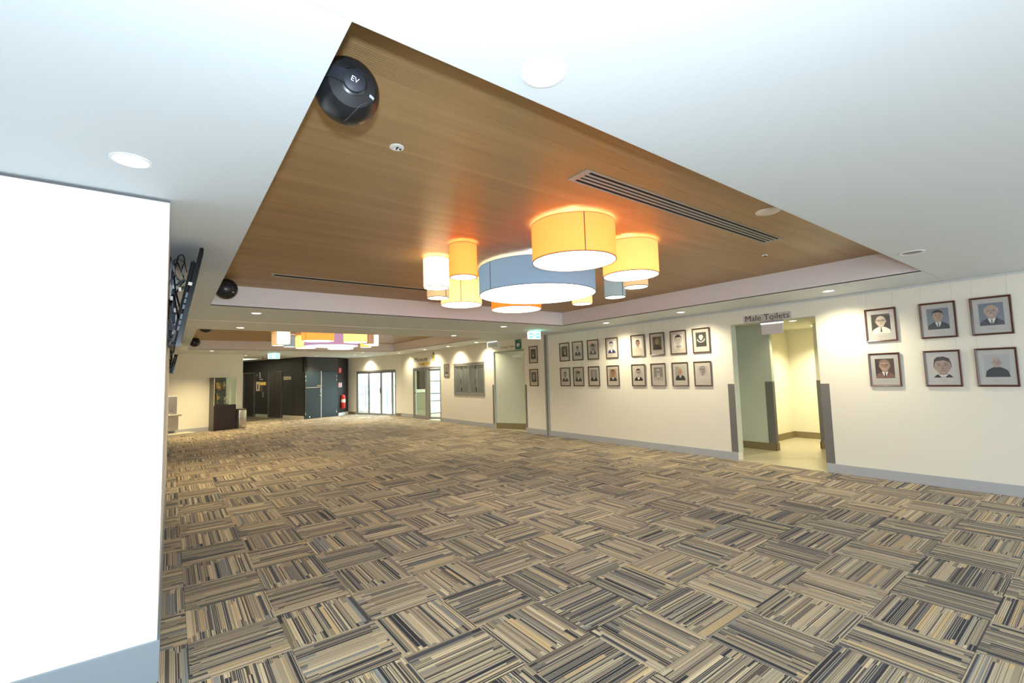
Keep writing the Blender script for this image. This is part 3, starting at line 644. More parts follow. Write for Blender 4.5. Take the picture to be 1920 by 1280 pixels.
# lobby cove light
t = thing('cove_light', 'wedge of bright cove light in the lift lobby ceiling', 'light', (2.45, 23.6, H), SK)
m = MB(); m.box(-.35, .35, -1.2, 1.2, -.02, 0); m.out('light_panel', mat('cove_glow', (1, 1, 1), .5, emis=(1, .9, .66), es=1.6), t); m = MB(); m.box(-.38, .38, -1.23, -1.2, -.03, 0); m.box(-.38, .38, 1.2, 1.23, -.03, 0); m.out('light_frame', M_TRIMW, t)
light('lobby_glow', 'AREA', (0, 0, -.05), 25, (1, .86, .6), parent=t, shape='RECTANGLE', size=.7, size_y=2.4)
# toilet lights
for lab, x, y, pw in (('downlight in the male toilets passage, nearer the opening', 9.46, 3.70, 22), ('downlight deep inside the male toilets', 11.0, 3.9, 60)): downlight(lab, x, y, z=2.5, power=pw*3.2, group='downlights inside the male toilets')
light('museum_fill', 'AREA', (10.2, 16.6, 2.45), 110, (.95, 1, .85), size=2.0)
light('female_passage_lamp', 'POINT', (8.6, 10.55, 2.4), 3, (1, .92, .75), shadow_soft_size=.1)

# ================================================================== BALL SPEAKERS
def ball(label, x, y, z, r):
    t = thing('ball_speaker', label, 'speaker', (x, y, z), 0, 'black ball speakers on the edge of the ceiling recesses')
    m = MB(); m.sphere((0, 0, 0), r, 48, 32)
    o = m.out('shell', M_BALL, t, smooth=True)
    ax = Vector((-.083, -.978, -.194)).normalized()   # pivot axis
    xa = Vector((1, 0, 0)); xa = (xa-ax*xa.dot(ax)).normalized(); ya = ax.cross(xa)
    q = Matrix((xa, ya, ax)).transposed().to_4x4()
    def loc(m_, name, mt, par=t, **k): o = m_.out(name, mt, par, **k); o.matrix_local = q; return o
    m = MB(); m.lathe([(r*.40, r*.905), (r*.42, r*.925), (r*.70, r*.735), (r*.68, r*.70)], n=48); loc(m, 'baffle_ring', M_BLACKM, o, smooth=True)
    # arm: a curved strap from the wall side to the pivot, ending in a round cap
    m = MB(); N = 14; rows_ = []
    for k in range(N+1):
        a = k/N*R(86); d = ax*math.cos(a)-xa*math.sin(a)*.98+ya*math.sin(a)*.20; d.normalize()
        tg = (-ax*math.sin(a)-xa*math.cos(a)).normalized(); wv = d.cross(tg).normalized(); hw_ = r*(.17+.05*abs(k/N-.5)*2)
        rows_.append([m.bm.verts.new(d*(r+dz)+wv*sg*hw_) for sg, dz in ((-1, .001), (-1, .008), (1, .008), (1, .001))])
    for a, b in zip(rows_, rows_[1:]):
        for k in range(4): m.bm.faces.new((a[k], a[(k+1) % 4], b[(k+1) % 4], b[k]))
    m.bm.faces.new(rows_[0]); m.bm.faces.new(rows_[-1]); arm = m.out('arm', M_SPKGREY, t, smooth=True)
    m = MB(); m.lathe([(.0005, r+.0105), (r*.26, r+.0095), (r*.33, r+.005), (r*.34, r-.012)], n=36); loc(m, 'pivot_cap', M_SPKGREY, arm, smooth=True)
    b = text('badge', 'EV', r*.22, mat('badge_white', (.8, .82, .85), .4), arm, (0, 0, 0), ext=.0006)
    b.matrix_local = q @ Matrix.Rotation(R(-14), 4, 'Z') @ Matrix.Translation((-r*.13, -r*.075, r+.0118))
    # lip where the lower cowl overlaps the shell
    key = [(.60, -.62, -.50), (.40, -.72, -.56), (.18, -.66, -.73), (.02, -.40, -.92), (-.125, .105, -.987)]; pts = []
    for a_, b_ in zip(key, key[1:]):
        for k in range(5): pts.append(Vector(a_).lerp(Vector(b_), k/5).normalized()*(r*1.004))
    m = MB(); m.tube(pts, .0028, 6); m.out('shell_seam', M_SPKGREY, o)
    m = MB(); d = Vector((-.20, -.90, .33)).normalized(); e1 = d.orthogonal().normalized(); m.obox(d*(r-.002), (e1, d.cross(e1), d), (r*.10, r*.22, .006)); m.out('hinge_notch', M_VOID, o)
    m = MB(); d = Vector((.52, -.76, -.40)).normalized(); e1 = Vector((0, 0, 1)).cross(d).normalized(); m.obox(d*(r+.001), (e1, d.cross(e1), d), (.012, .005, .002)); m.out('maker_plate', mat('pale_plate', (.5, .6, .65), .4), o)
    m = MB(); m.cyl((-(x-.417)+.002, 0, 0), .05, (x-.417)-r+.012, 20, axis='X'); m.out('wall_mount', M_BLACKM, t)
    return t
s1 = ball('large black ball speaker at the near left corner of the timber ceiling', .552, 1.808, 2.774, .126)
s2 = ball('black ball speaker at the far left corner of the near timber ceiling', .560, 6.95, 2.842, .134)
s3 = ball('small distant black ball speaker, nearer of the two at the far recess', .56, 11.25, 2.80, .13)
s4 = ball('most distant black ball speaker, low at the far recess corner', .56, 16.5, 2.87, .14)

# ================================================================== TV SCREENS on the left wall
def tv():
    t = thing('mounted_television', 'flat black television on the left wall seen edge-on from behind, nearer one', 'television', (-.02, 4.15, 2.26), 0, 'wall televisions')
    b = Vector((.070, 0, -.375)); tp = Vector((.205, 0, .385)); e = (tp-b); hh = e.length/2; e.normalize(); n = Vector((e.z, 0, -e.x)); yv = Vector((0, 1, 0)); c = (b+tp)/2+yv*.55
    m = MB(); m.obox(c+n*-.012, (e, yv, n), (hh, .55, .014)); bmesh.ops.bevel(m.bm, geom=m.bm.edges[:], offset=.006, segments=2, affect='EDGES'); m.out('bezel', mat('gloss_black_bezel', (.005, .005, .006), .2, spec=.3), t)
    m = MB(); m.obox(c+n*.003, (e, yv, n), (hh-.03, .52, .002)); m.out('screen', mat('dark_screen', (.01, .012, .016), .08), t)
    m = MB(); m.obox(c-n*.042-e*.04, (e, yv, n), (hh*.86, .47, .018)); bmesh.ops.bevel(m.bm, geom=m.bm.edges[:], offset=.012, segments=3, affect='EDGES'); bkc = m.out('back_cover', M_BLACK, t)
    m = MB()
    for k in range(6): m.obox(c-n*.034-e*(-.0+.045*k+(.03 if k > 2 else 0))-yv*.553, (e, yv, n), (.016 if k % 3 else .020, .002, .006))
    q_ = m.out('port_label', mat('port_label_grey', (.16, .21, .27), .5), bkc); q_['kind'] = 'stuff'
    m = MB(); m.obox(c-n*.03+e*.09-yv*.553, (e, yv, n), (.012, .003, .012)); m.out('indicator', mat('port_white', (.85, .85, .8), .5), bkc)
    m = MB(); m.box(0.0, .012, .30, .80, -.28, .22); m.box(.012, .05, .36, .40, -.26, .20); m.box(.012, .05, .70, .74, -.26, .20)
    for yy in (.38, .72):
        m.tube([(.03, yy, -.2), (.075, yy, -.24), (.03+.04, yy, -.05)], .012); m.tube([(.03, yy, .14), (.10, yy, .20)], .012)
    m.out('wall_bracket', mat('bracket_steel', (.30, .30, .30), .4, metal=.7), t)
    return t
TV = tv()
dup(TV, (-.02, 13.5, 2.26), 'second flat black television farther down the left wall, mostly hidden behind the first')
def cables(label, y):
    rnd = random.Random(3); m = MB()
    for k in range(16):
        p = [Vector((rnd.uniform(.0, .03), rnd.uniform(.03, .35), rnd.uniform(-.30, .30)))]
        for q in range(5):
            p.append(Vector((min(.085, max(-.0, p[-1].x+rnd.uniform(-.035, .045))), max(-.02, min(.4, p[-1].y+rnd.uniform(-.16, .14))), max(-.36, min(.30, p[-1].z+rnd.uniform(-.16, .15))))))
        pp = []
        for a in range(len(p)-1):
            p0 = p[max(0, a-1)]; p1 = p[a]; p2 = p[a+1]; p3 = p[min(len(p)-1, a+2)]
            for s in range(5):
                s /= 5; pp.append(.5*((2*p1)+(p2-p0)*s+(2*p0-5*p1+4*p2-p3)*s*s+(3*p1-3*p2+p3-p0)*s**3))
        m.tube(pp, rnd.choice((.0028, .004, .0055)), 6, rnd.choice((0, 0, 0, 1)))
    for k in range(10): q = Vector((rnd.uniform(0, .07), rnd.uniform(-.01, .2), rnd.uniform(-.32, .2))); m.box(q.x, q.x+.016, q.y, q.y+.012, q.z, q.z+.03, 2)
    m.tube([(.012, .0, .12), (.02, -.02, .22), (.05, -.03, .27), (.085, -.02, .25), (.10, .0, .18)], .003, 6)
    for a in ((.0, .08), (.055, .02), (.02, .15)): m.box(a[0], a[0]+.018, a[1], a[1]+.04, -.33+a[1], -.22+a[1]*2)
    o = m.out('cable_tangle', [M_BLACK, mat('grey_cable', (.16, .18, .22), .5), mat('pale_connector', (.7, .68, .6), .5)], None, (-.018, y, 2.26)); tag(o, label, 'cables', 'cables behind the wall televisions'); return o
cables('tangle of black cables hanging behind the nearer television', 4.14)
cables('cable tangle behind the farther television, low by the white wall edge', 13.49)

# ================================================================== SIGNS
RZ = R(-90)
t = thing('toilet_sign', 'sign reading Male Toilets above the right toilet opening', 'sign', (WX, 3.965, 2.415), RZ, 'toilet signs')
m = MB(); m.box(0, .775, -.004, 0, 0, .125); m.out('sign_panel', M_CLEARSIGN, t)
bt = text('lettering', 'Male Toilets', .14, M_LETTER, t, (.022, -.005, .022), sx=1.0)
bt.scale = (.725/max(.1, max(v.co.x for v in bt.data.vertices)), 1, 1)
t = thing('toilet_sign', 'faint sign reading Female Toilets above the far toilet door', 'sign', (WX, 11.40, 2.42), RZ, 'toilet signs')
m = MB(); m.box(0, .74, -.004, 0, 0, .12); m.out('sign_panel', mat('cream_sign_panel', (.78, .74, .62), .5), t)
bt = text('lettering', 'Female Toilets', .105, mat('grey_letters', (.22, .18, .13), .5), t, (.02, -.005, .028)); bt.scale = (.70/max(v.co.x for v in bt.data.vertices), 1, 1)
t = thing('blank_sign_box', 'blank grey backlit sign box hanging in front of the male toilets opening', 'sign', (WX-.03, 3.655, 2.18), RZ)
m = MB(); m.box(0, .345, -.02, 0, 0, .175, bev=.006); m.out('sign_panel', mat('sign_box_grey', (.60, .57, .54), .4), t)
m = MB(); m.box(-.005, .35, -.026, .01, .178, .196); m.out('light_bar', mat('bar_glow', (.9, .9, 1), .3, emis=(.9, .93, 1), es=1.0), t)
m = MB(); m.box(-.005, .35, -.03, .015, .198, .225); m.box(.15, .19, -.01, .03, .215, .25); m.out('sign_housing', mat('sign_housing_grey', (.35, .33, .32), .4), t)
# museum sign
t = thing('museum_sign', 'white sign with Museum lettering, a crest and a yellow oval above the museum door', 'sign', (WX, 17.66, 2.10), RZ)
m = MB(); m.box(0, 1.98, -.006, 0, 0, .53); m.out('sign_panel', mat('museum_panel', (.88, .85, .74), .5), t)
bt = text('lettering', 'Museum', .24, mat('museum_letters', (.055, .05, .045), .5), t, (.05, -.008, .20)); bt.scale = (1.2/max(v.co.x for v in bt.data.vertices), 1, 1)
m = MB(); m.prism([(.98+.52*math.cos(a), .09+.07*math.sin(a)) for a in [2*PI*k/32 for k in range(32)]], 0, .002)
o = m.out('yellow_oval', M_YELLOW, t, (0, -.008, 0), rot=(R(90), 0, 0))
text('small_lettering', 'gallery', .07, mat('oval_letters', (.4, .25, .02), .5), t, (.80, -.012, .065))
m = MB()
def ell(cx, cz, rx, rz, mi, off, n=20): m.poly([(cx+rx*math.cos(2*PI*k/n), -off, cz+rz*math.sin(2*PI*k/n)) for k in range(n)], mi)
ell(1.78, .30, .12, .155, 0, .008); ell(1.78, .30, .10, .13, 1, .009); ell(1.78, .46, .07, .035, 0, .010); ell(1.78, .50, .025, .03, 0, .0095)
for k in range(4): m.poly([(1.70+.045*k, -.0105, .24), (1.72+.045*k, -.0105, .24), (1.72+.045*k, -.0105, .37), (1.70+.045*k, -.0105, .37)], 0)
m.poly([(1.69, -.0108, .30), (1.87, -.0108, .30), (1.87, -.0108, .32), (1.69, -.0108, .32)], 0); m.out('crest', [mat('crest_dark', (.12, .09, .03), .5), M_YELLOW], t)
# exit signs
M_EXITW = mat('exit_sign_white', (.9, 1, .97), .4, emis=(.72, 1, .93), es=1.3); M_EXITG = mat('exit_sign_green', (.05, .6, .4), .4, emis=(.10, .82, .56), es=.9)
def exit_sign(label, loc, rz, w_=.39, h_=.17):
    t = thing('exit_sign', label, 'exit sign', loc, rz, 'lit exit signs hanging from the ceiling')
    m = MB(); m.box(-w_/2, w_/2, -.02, .02, -h_-.03, -.03, bev=.003); m.out('sign_face', M_EXITW, t)
    m = MB()
    def man(dx):
        z = -.03-h_/2
        m.box(dx-.008, dx+.012, -.0225, -.0205, z+.035, z+.055); m.box(dx-.012, dx+.014, -.0225, -.0205, z-.005, z+.03)
        m.obox((dx+.02, -.0215, z-.03), ((.6, 0, -.8), (0, 1, 0), (.8, 0, .6)), (.03, .001, .006)); m.obox((dx-.02, -.0215, z-.03), ((-.7, 0, -.7), (0, 1, 0), (.7, 0, -.7)), (.03, .001, .006)); m.obox((dx+.026, -.0215, z+.018), ((.8, 0, -.4), (0, 1, 0), (.4, 0, .8)), (.02, .001, .005))
    z = -.03-h_/2
    m.box(-w_*.42, -w_*.14, -.0215, -.0202, z-h_*.36, z+h_*.36); m.box(w_*.14, w_*.42, -.0215, -.0202, z-h_*.36, z+h_*.36)
    m.out('green_panel', M_EXITG, t)
    m = MB(); man(0); m.out('running_figure', M_SIGNGREEN, t)
    m = MB(); 
    for s in (-1, 1): m.poly([(s*w_*.38, -.0223, z), (s*w_*.28, -.0223, z+.035), (s*w_*.28, -.0223, z+.012), (s*w_*.18, -.0223, z+.012), (s*w_*.18, -.0223, z-.012), (s*w_*.28, -.0223, z-.012), (s*w_*.28, -.0223, z-.035)])
    m.out('arrow', M_EXITW, t)
    m = MB(); m.box(-w_/2-.005, w_/2+.005, -.03, .03, -.03, 0, bev=.002); m.out('sign_housing', M_TRIMW, t)
    light('sign_glow', 'POINT', (0, -.12, -.12), 1.0, (.4, 1, .8), parent=t, shadow_soft_size=.08)
exit_sign('green and white exit sign above the pair of portraits by the grey jamb', (7.09, 8.55, H), 0)
exit_sign('small distant green exit sign before the dark lift wall', (3.05, 18.75, H), 0)
t = thing('frosted_sign', 'frosted sign blade edge-on above the female toilets door', 'sign', (7.98, 11.92, H), RZ)
m = MB(); m.box(0, .50, -.004, .004, -.17, -.02); m.out('sign_blade', mat('frosted_acrylic', (.55, .60, .62), .2), t); m = MB(); m.box(-.012, 0, -.01, .01, -.175, 0); m.box(0, .5, -.01, .01, -.02, 0); m.out('lit_edge', mat('lit_edge', (.9, 1, 1), .3, emis=(.85, 1, 1), es=1.2), t)
t = thing('emergency_sign', 'dark green defibrillator sign beside the far toilet lettering', 'sign', (WX, 10.66, 2.375), RZ)
m = MB(); m.box(0, .29, -.012, 0, 0, .285, bev=.003); m.out('sign_panel', M_SIGNGREEN, t)
m = MB(); n_ = 20
hp = []
for k in range(24):
    a = 2*PI*k/24; hp.append((.145+.075*16*math.sin(a)**3/16, -.0135, .125+.07*(13*math.cos(a)-5*math.cos(2*a)-2*math.cos(3*a)-math.cos(4*a))/16))
m.poly(hp); m.box(.225, .265, -.0135, -.0125, .235, .245); m.box(.24, .25, -.0135, -.0125, .22, .26); m.out('heart_symbol', M_SIGNW, t)
m = MB(); m.poly([(.15, -.0145, .17), (.125, -.0145, .12), (.143, -.0145, .12), (.135, -.0145, .08), (.168, -.0145, .135), (.15, -.0145, .135)]); m.out('bolt_symbol', M_SIGNGREEN, t)

# ================================================================== PORTRAITS
def cm(c):
    k = 'print_%02x%02x%02x' % tuple(int(min(1, v)*255) for v in c); return mat(k, c, .55)
def portrait_photo(t, w_, h_, P, zc=.012):
    """flat print: layered paper shapes, x right, z up, centred; wall side +y"""
    mats = []; m = MB(); st = [0]
    def idx(c):
        q = cm(c)
        if q not in mats: mats.append(q)
        return mats.index(q)
    def poly(pts, c):
        st[0] += 1; y = -.0002*st[0]
        pts = [(max(-w_/2, min(w_/2, x)), max(-h_/2, min(h_/2, z))) for x, z in pts]
        m.poly([(x, y, z) for x, z in pts], idx(c))
    def el(cx, cz, rx, rz, c, a0=0, a1=360, n=22): poly([(cx+rx*math.cos(R(a0+(a1-a0)*k/n)), cz+rz*math.sin(R(a0+(a1-a0)*k/n))) for k in range(n+(a1-a0 < 360))], c)
    bgc = P.get('bg', (.5, .5, .5)); poly([(-w_/2, -h_/2), (w_/2, -h_/2), (w_/2, h_/2), (-w_/2, h_/2)], bgc)
    if P.get('bg2'): poly([(0, -h_/2), (w_/2, -h_/2), (w_/2, h_/2), (-w_*.1, h_/2)], P['bg2'])
    s = P.get('s', 1.0)*P.get('k', 1.28); hw = .040*s; hh = .054*s; cx = P.get('dx', 0); cz = P.get('dz', .035)
    sk = P.get('skin', (.55, .4, .3)); dk = tuple(v*.35 for v in sk); md = tuple(v*.75 for v in sk)
    jk = P.get('jacket', (.03, .03, .035)); sh = P.get('shirt', (.8, .8, .78)); hr = P.get('hair', (.05, .04, .035))
    hs = P.get('style', 'short'); b0 = -h_/2; nz = cz-hh*.95
    if not P.get('nobody'):
        sw = P.get('sw', .088)*min(1.15, s)
        poly([(cx-sw*1.15, b0), (cx-sw, nz-.055), (cx-sw*.72, nz-.03), (cx-hw*.5, nz-.004), (cx+hw*.5, nz-.004), (cx+sw*.72, nz-.03), (cx+sw, nz-.055), (cx+sw*1.15, b0)], jk)
        if sh: poly([(cx-hw*.62, nz-.002), (cx+hw*.62, nz-.002), (cx+.012*s, max(b0, nz-.075)), (cx-.012*s, max(b0, nz-.075))], sh)
        if P.get('lapel', sh is not None):
            lc = tuple(v*.6+.012 for v in jk); poly([(cx-hw*.7, nz-.004), (cx-hw*1.1, nz-.03), (cx-.008, max(b0, nz-.085))], lc); poly([(cx+hw*.7, nz-.004), (cx+hw*1.1, nz-.03), (cx+.008, max(b0, nz-.085))], lc)
        if P.get('tie'): poly([(cx-.006, nz-.014), (cx+.006, nz-.014), (cx+.004, nz-.022), (cx+.010, max(b0, nz-.08)), (cx-.010, max(b0, nz-.08)), (cx-.004, nz-.022)], P['tie'])
        if P.get('bow'): poly([(cx-.02, nz-.024), (cx, nz-.018), (cx+.02, nz-.024), (cx+.02, nz-.006), (cx, nz-.012), (cx-.02, nz-.006)], P['bow'])
        if P.get('medal'): el(cx+.035, nz-.07, .006, .006, (.6, .45, .15), n=10)
    poly([(cx-hw*.5, nz-.012), (cx+hw*.5, nz-.012), (cx+hw*.55, cz), (cx-hw*.55, cz)], md)
    if hs == 'long': el(cx, cz-.002, hw*1.3, hh*1.22, hr)
    if hs in ('short', 'wave', 'side'): el(cx, cz+hh*.16, hw*1.10, hh*1.0, hr)
    el(cx-hw, cz-.002, hw*.16, hh*.2, md, n=10); el(cx+hw, cz-.002, hw*.16, hh*.2, md, n=10)
    # face with jaw
    poly([(cx+hw*math.copysign(abs(math.cos(a))**.9, math.cos(a))*(1 if math.sin(a) > -.35 else .93), cz+hh*math.sin(a)) for a in [2*PI*k/26 for k in range(26)]], sk)
    el(cx+hw*.45, cz-hh*.1, hw*.42, hh*.62, tuple(v*.88 for v in sk))
    if hs == 'short': el(cx, cz+hh*.62, hw*.96, hh*.46, hr, 0, 180, 14)
    if hs == 'side': poly([(cx-hw*.98, cz+hh*.35), (cx-hw*.75, cz+hh*.62), (cx+hw*.2, cz+hh*.72), (cx+hw*.95, cz+hh*.42), (cx+hw*.9, cz+hh*.9), (cx+hw*.2, cz+hh*1.2), (cx-hw*.6, cz+hh*1.12), (cx-hw*1.02, cz+hh*.8)], hr)
    if hs == 'wave': poly([(cx-hw*1.0, cz+hh*.3), (cx-hw*.55, cz+hh*.78), (cx, cz+hh*.62), (cx+hw*.6, cz+hh*.80), (cx+hw*1.0, cz+hh*.3), (cx+hw*1.05, cz+hh*.85), (cx+hw*.4, cz+hh*1.22), (cx-hw*.5, cz+hh*1.2), (cx-hw*1.05, cz+hh*.85)], hr)
    if hs == 'bald': poly([(cx-hw*1.04, cz-hh*.1), (cx-hw*1.0, cz+hh*.5), (cx-hw*.82, cz+hh*.5), (cx-hw*.88, cz+hh*.05)], hr); poly([(cx+hw*1.04, cz-hh*.1), (cx+hw*1.0, cz+hh*.5), (cx+hw*.82, cz+hh*.5), (cx+hw*.88, cz+hh*.05)], hr)
    if hs == 'cap': poly([(cx-hw*1.15, cz+hh*.42), (cx+hw*1.15, cz+hh*.42), (cx+hw*1.05, cz+hh*1.0), (cx+hw*.3, cz+hh*1.28), (cx-hw*.9, cz+hh*1.1)], hr); poly([(cx-hw*1.25, cz+hh*.36), (cx+hw*.8, cz+hh*.34), (cx+hw*.8, cz+hh*.46), (cx-hw*1.1, cz+hh*.5)], tuple(v*.4 for v in hr))
    if hs == 'hat': el(cx, cz+hh*.62, hw*1.7, hh*.22, hr); el(cx, cz+hh*.75, hw*.95, hh*.6, hr, 0, 180, 12)
    ey = cz+hh*.10
    for sx_ in (-1, 1):
        ex = cx+sx_*hw*.42
        el(ex, ey, hw*.17, hh*.055, dk, n=10); poly([(ex-hw*.22, ey+hh*.17), (ex+hw*.22, ey+hh*.17), (ex+hw*.2, ey+hh*.24), (ex-hw*.2, ey+hh*.24)], tuple(v*.6+.2*d for v, d in zip(hr, sk)))
        el(ex, ey-.001, hw*.07, hh*.045, (.02, .018, .016), n=8)
        if P.get('glasses'):
            gc = P['glasses']; q = hw*.34; z_ = hh*.17; tk = .0022*s
            poly([(ex-q, ey+z_), (ex+q, ey+z_), (ex+q, ey+z_-tk*1.6), (ex-q, ey+z_-tk*1.6)], gc); poly([(ex-q, ey-z_), (ex+q, ey-z_), (ex+q, ey-z_+tk), (ex-q, ey-z_+tk)], gc)
            poly([(ex-q, ey-z_), (ex-q+tk, ey-z_), (ex-q+tk, ey+z_), (ex-q, ey+z_)], gc); poly([(ex+q-tk, ey-z_), (ex+q, ey-z_), (ex+q, ey+z_), (ex+q-tk, ey+z_)], gc)
    if P.get('glasses'): poly([(cx-hw*.1, ey+hh*.06), (cx+hw*.1, ey+hh*.06), (cx+hw*.1, ey+hh*.1), (cx-hw*.1, ey+hh*.1)], P['glasses'])
    poly([(cx-hw*.06, ey), (cx+hw*.08, ey), (cx+hw*.19, cz-hh*.3), (cx-hw*.16, cz-hh*.3)], md); el(cx, cz-hh*.30, hw*.17, hh*.05, dk, n=10)
    mo = tuple(a*.55+b for a, b in zip(sk, (.05, -.01, -.01))); mo = tuple(max(0, v) for v in mo)
    el(cx, cz-hh*.54, hw*.34, hh*.06, mo, n=12)
    if P.get('smile'): el(cx, cz-hh*.53, hw*.3, hh*.035, (.75, .7, .65), n=12)
    if P.get('beard'): poly([(cx-hw*.9, cz-hh*.3), (cx-hw*.3, cz-hh*.42), (cx+hw*.3, cz-hh*.42), (cx+hw*.9, cz-hh*.3), (cx+hw*.5, cz-hh*1.1), (cx-hw*.5, cz-hh*1.1)], P['beard'])
    if P.get('moustache'): el(cx, cz-hh*.42, hw*.36, hh*.07, P['moustache'], n=12)
    if P.get('lei'): # garland and leafy shapes around the sitter
        for k in range(9): el(cx+.075*math.cos(R(200+k*18)), cz-.03+.07*math.sin(R(200+k*18)), .012, .010, P['lei'], n=9)
    if P.get('leaves'):
        for k in range(10): a = R(20+k*16); el(cx+.07*math.cos(a), cz+.065*math.sin(a), .022, .014, P['leaves'], n=9)
    return m.out('photograph', mats, t, (0, -.006, zc))
def portrait(label, y, z, P, frame=M_FRAMED, w_=.362, h_=.474, wires='top', matc=(.60, .55, .47)):
    t = thing('framed_portrait', label, 'picture', (WX-.012, y, z), RZ, 'framed portraits on the right wall'); t.rotation_euler = (R(.9), 0, RZ)
    f = .023; m = MB()
    prof = [(0, 0), (0, -.016), (.006, -.021), (.013, -.017), (f, -.012), (f, 0)]
    rings = []
    for d, yy in prof: rings.append([m.bm.verts.new((sx*(w_/2-d), yy, sz*(h_/2-d))) for sx, sz in ((-1, -1), (1, -1), (1, 1), (-1, 1))])
    for a, b in zip(rings, rings[1:]+rings[:1]):
        for k in range(4): m.bm.faces.new((a[k], a[(k+1) % 4], b[(k+1) % 4], b[k]))
    m.out('frame', frame, t)
    m = MB(); m.box(-w_/2+f*.8, w_/2-f*.8, -.005, -.0005, -h_/2+f*.8, h_/2-f*.8); m.out('mount_card', mat('mount_%d' % int(matc[2]*100), matc, .8), t)
    portrait_photo(t, P.get('w', .215), P.get('h', .275), P, .018)
    m = MB()
    cw = .045
    for k in range(7):
        a = -cw+.014*k; m.box(a, a+.009, -.0058, -.005, -.160, -.156)
    m.box(-.03, .03, -.0058, -.005, -.168, -.166); m.out('caption', mat('gold_caption', (.45, .36, .15), .5), t)
    m = MB(); m.box(-w_/2+f*.9, w_/2-f*.9, -.0135, -.0125, -h_/2+f*.9, h_/2-f*.9); m.out('glass_pane', M_PICGLASS, t)
    if wires:
        top = (H-.03-z) if wires == 'top' else (2.18-.237-z+.002)
        for s in (-1, 1): m = MB(); m.tube([(s*w_*.42, .004, h_/2-.01), (s*w_*.42, .004+(top)*.0157, top)], .0009, 5); m.out('hanging_wire', M_WIRE, t)
    return t
SEP = (.42, .33, .23); GR = (.35, .34, .32); LT = (.66, .62, .56)
tops = [
 (9.828, 2.153, 'dark sepia portrait, upper of the two left of the grey jamb', dict(bg=(.10, .08, .06), skin=(.26, .2, .15), jacket=(.04, .035, .03), hair=(.06, .05, .04), s=.8, moustache=(.05, .04, .03))),
 (8.567, 2.187, 'small dark sepia portrait, top left of the left block of eight', dict(bg=(.13, .11, .085), skin=(.36, .3, .22), jacket=(.06, .05, .04), s=.9, dx=.02)),
 (8.093, 2.179, 'grey photo of a person in a cap, second in the top row', dict(bg=LT, skin=(.42, .37, .32), jacket=(.13, .11, .1), style='cap', hair=(.12, .11, .1), s=.8, bg2=(.6, .56, .5))),
 (7.577, 2.178, 'pale grey photo of a person under a wide dark hat, third in the top row', dict(bg=(.50, .47, .42), skin=(.42, .37, .32), jacket=(.16, .14, .13), style='hat', hair=(.10, .09, .08), beard=(.25, .22, .2), s=1.05, bg2=(.45, .42, .38))),
 (6.990, 2.209, 'dark blue and white portrait on bright white, fourth in the top row', dict(bg=(.85, .83, .8), skin=(.72, .66, .6), jacket=(.04, .04, .16), style='wave', hair=(.03, .04, .06), shirt=(.8, .8, .8), s=1.15, dx=-.01)),
 (6.262, 2.179, 'portrait of a dark-haired person in white on white, top row after the gap', dict(bg=(.82, .78, .70), skin=(.40, .24, .15), jacket=(.62, .50, .42), shirt=None, hair=(.03, .02, .015), style='short', s=1.0, lapel=False)),
 (5.770, 2.179, 'olive-toned photo of a person in a dark top before trees, upper row right block', dict(bg=(.14, .12, .07), bg2=(.20, .17, .10), skin=(.42, .36, .22), jacket=(.06, .05, .035), hair=(.45, .4, .3), style='bald', shirt=None, s=.85, lapel=False)),
 (5.275, 2.177, 'large black and white head of a short-haired person with open collar, upper row', dict(bg=(.80, .77, .70), skin=(.62, .58, .52), jacket=(.72, .69, .63), shirt=(.35, .33, .3), hair=(.05, .05, .05), s=1.45, dz=.02, lapel=True)),
 (4.785, 2.170, 'high contrast black and white photo crowded with dark shapes, upper right by the toilets', dict(bg=(.06, .06, .05), skin=(.60, .57, .52), jacket=(.05, .045, .04), shirt=None, style='wave', hair=(.03, .03, .03), leaves=(.04, .045, .04), lei=(.7, .67, .6), s=.8, dz=.05)),
]
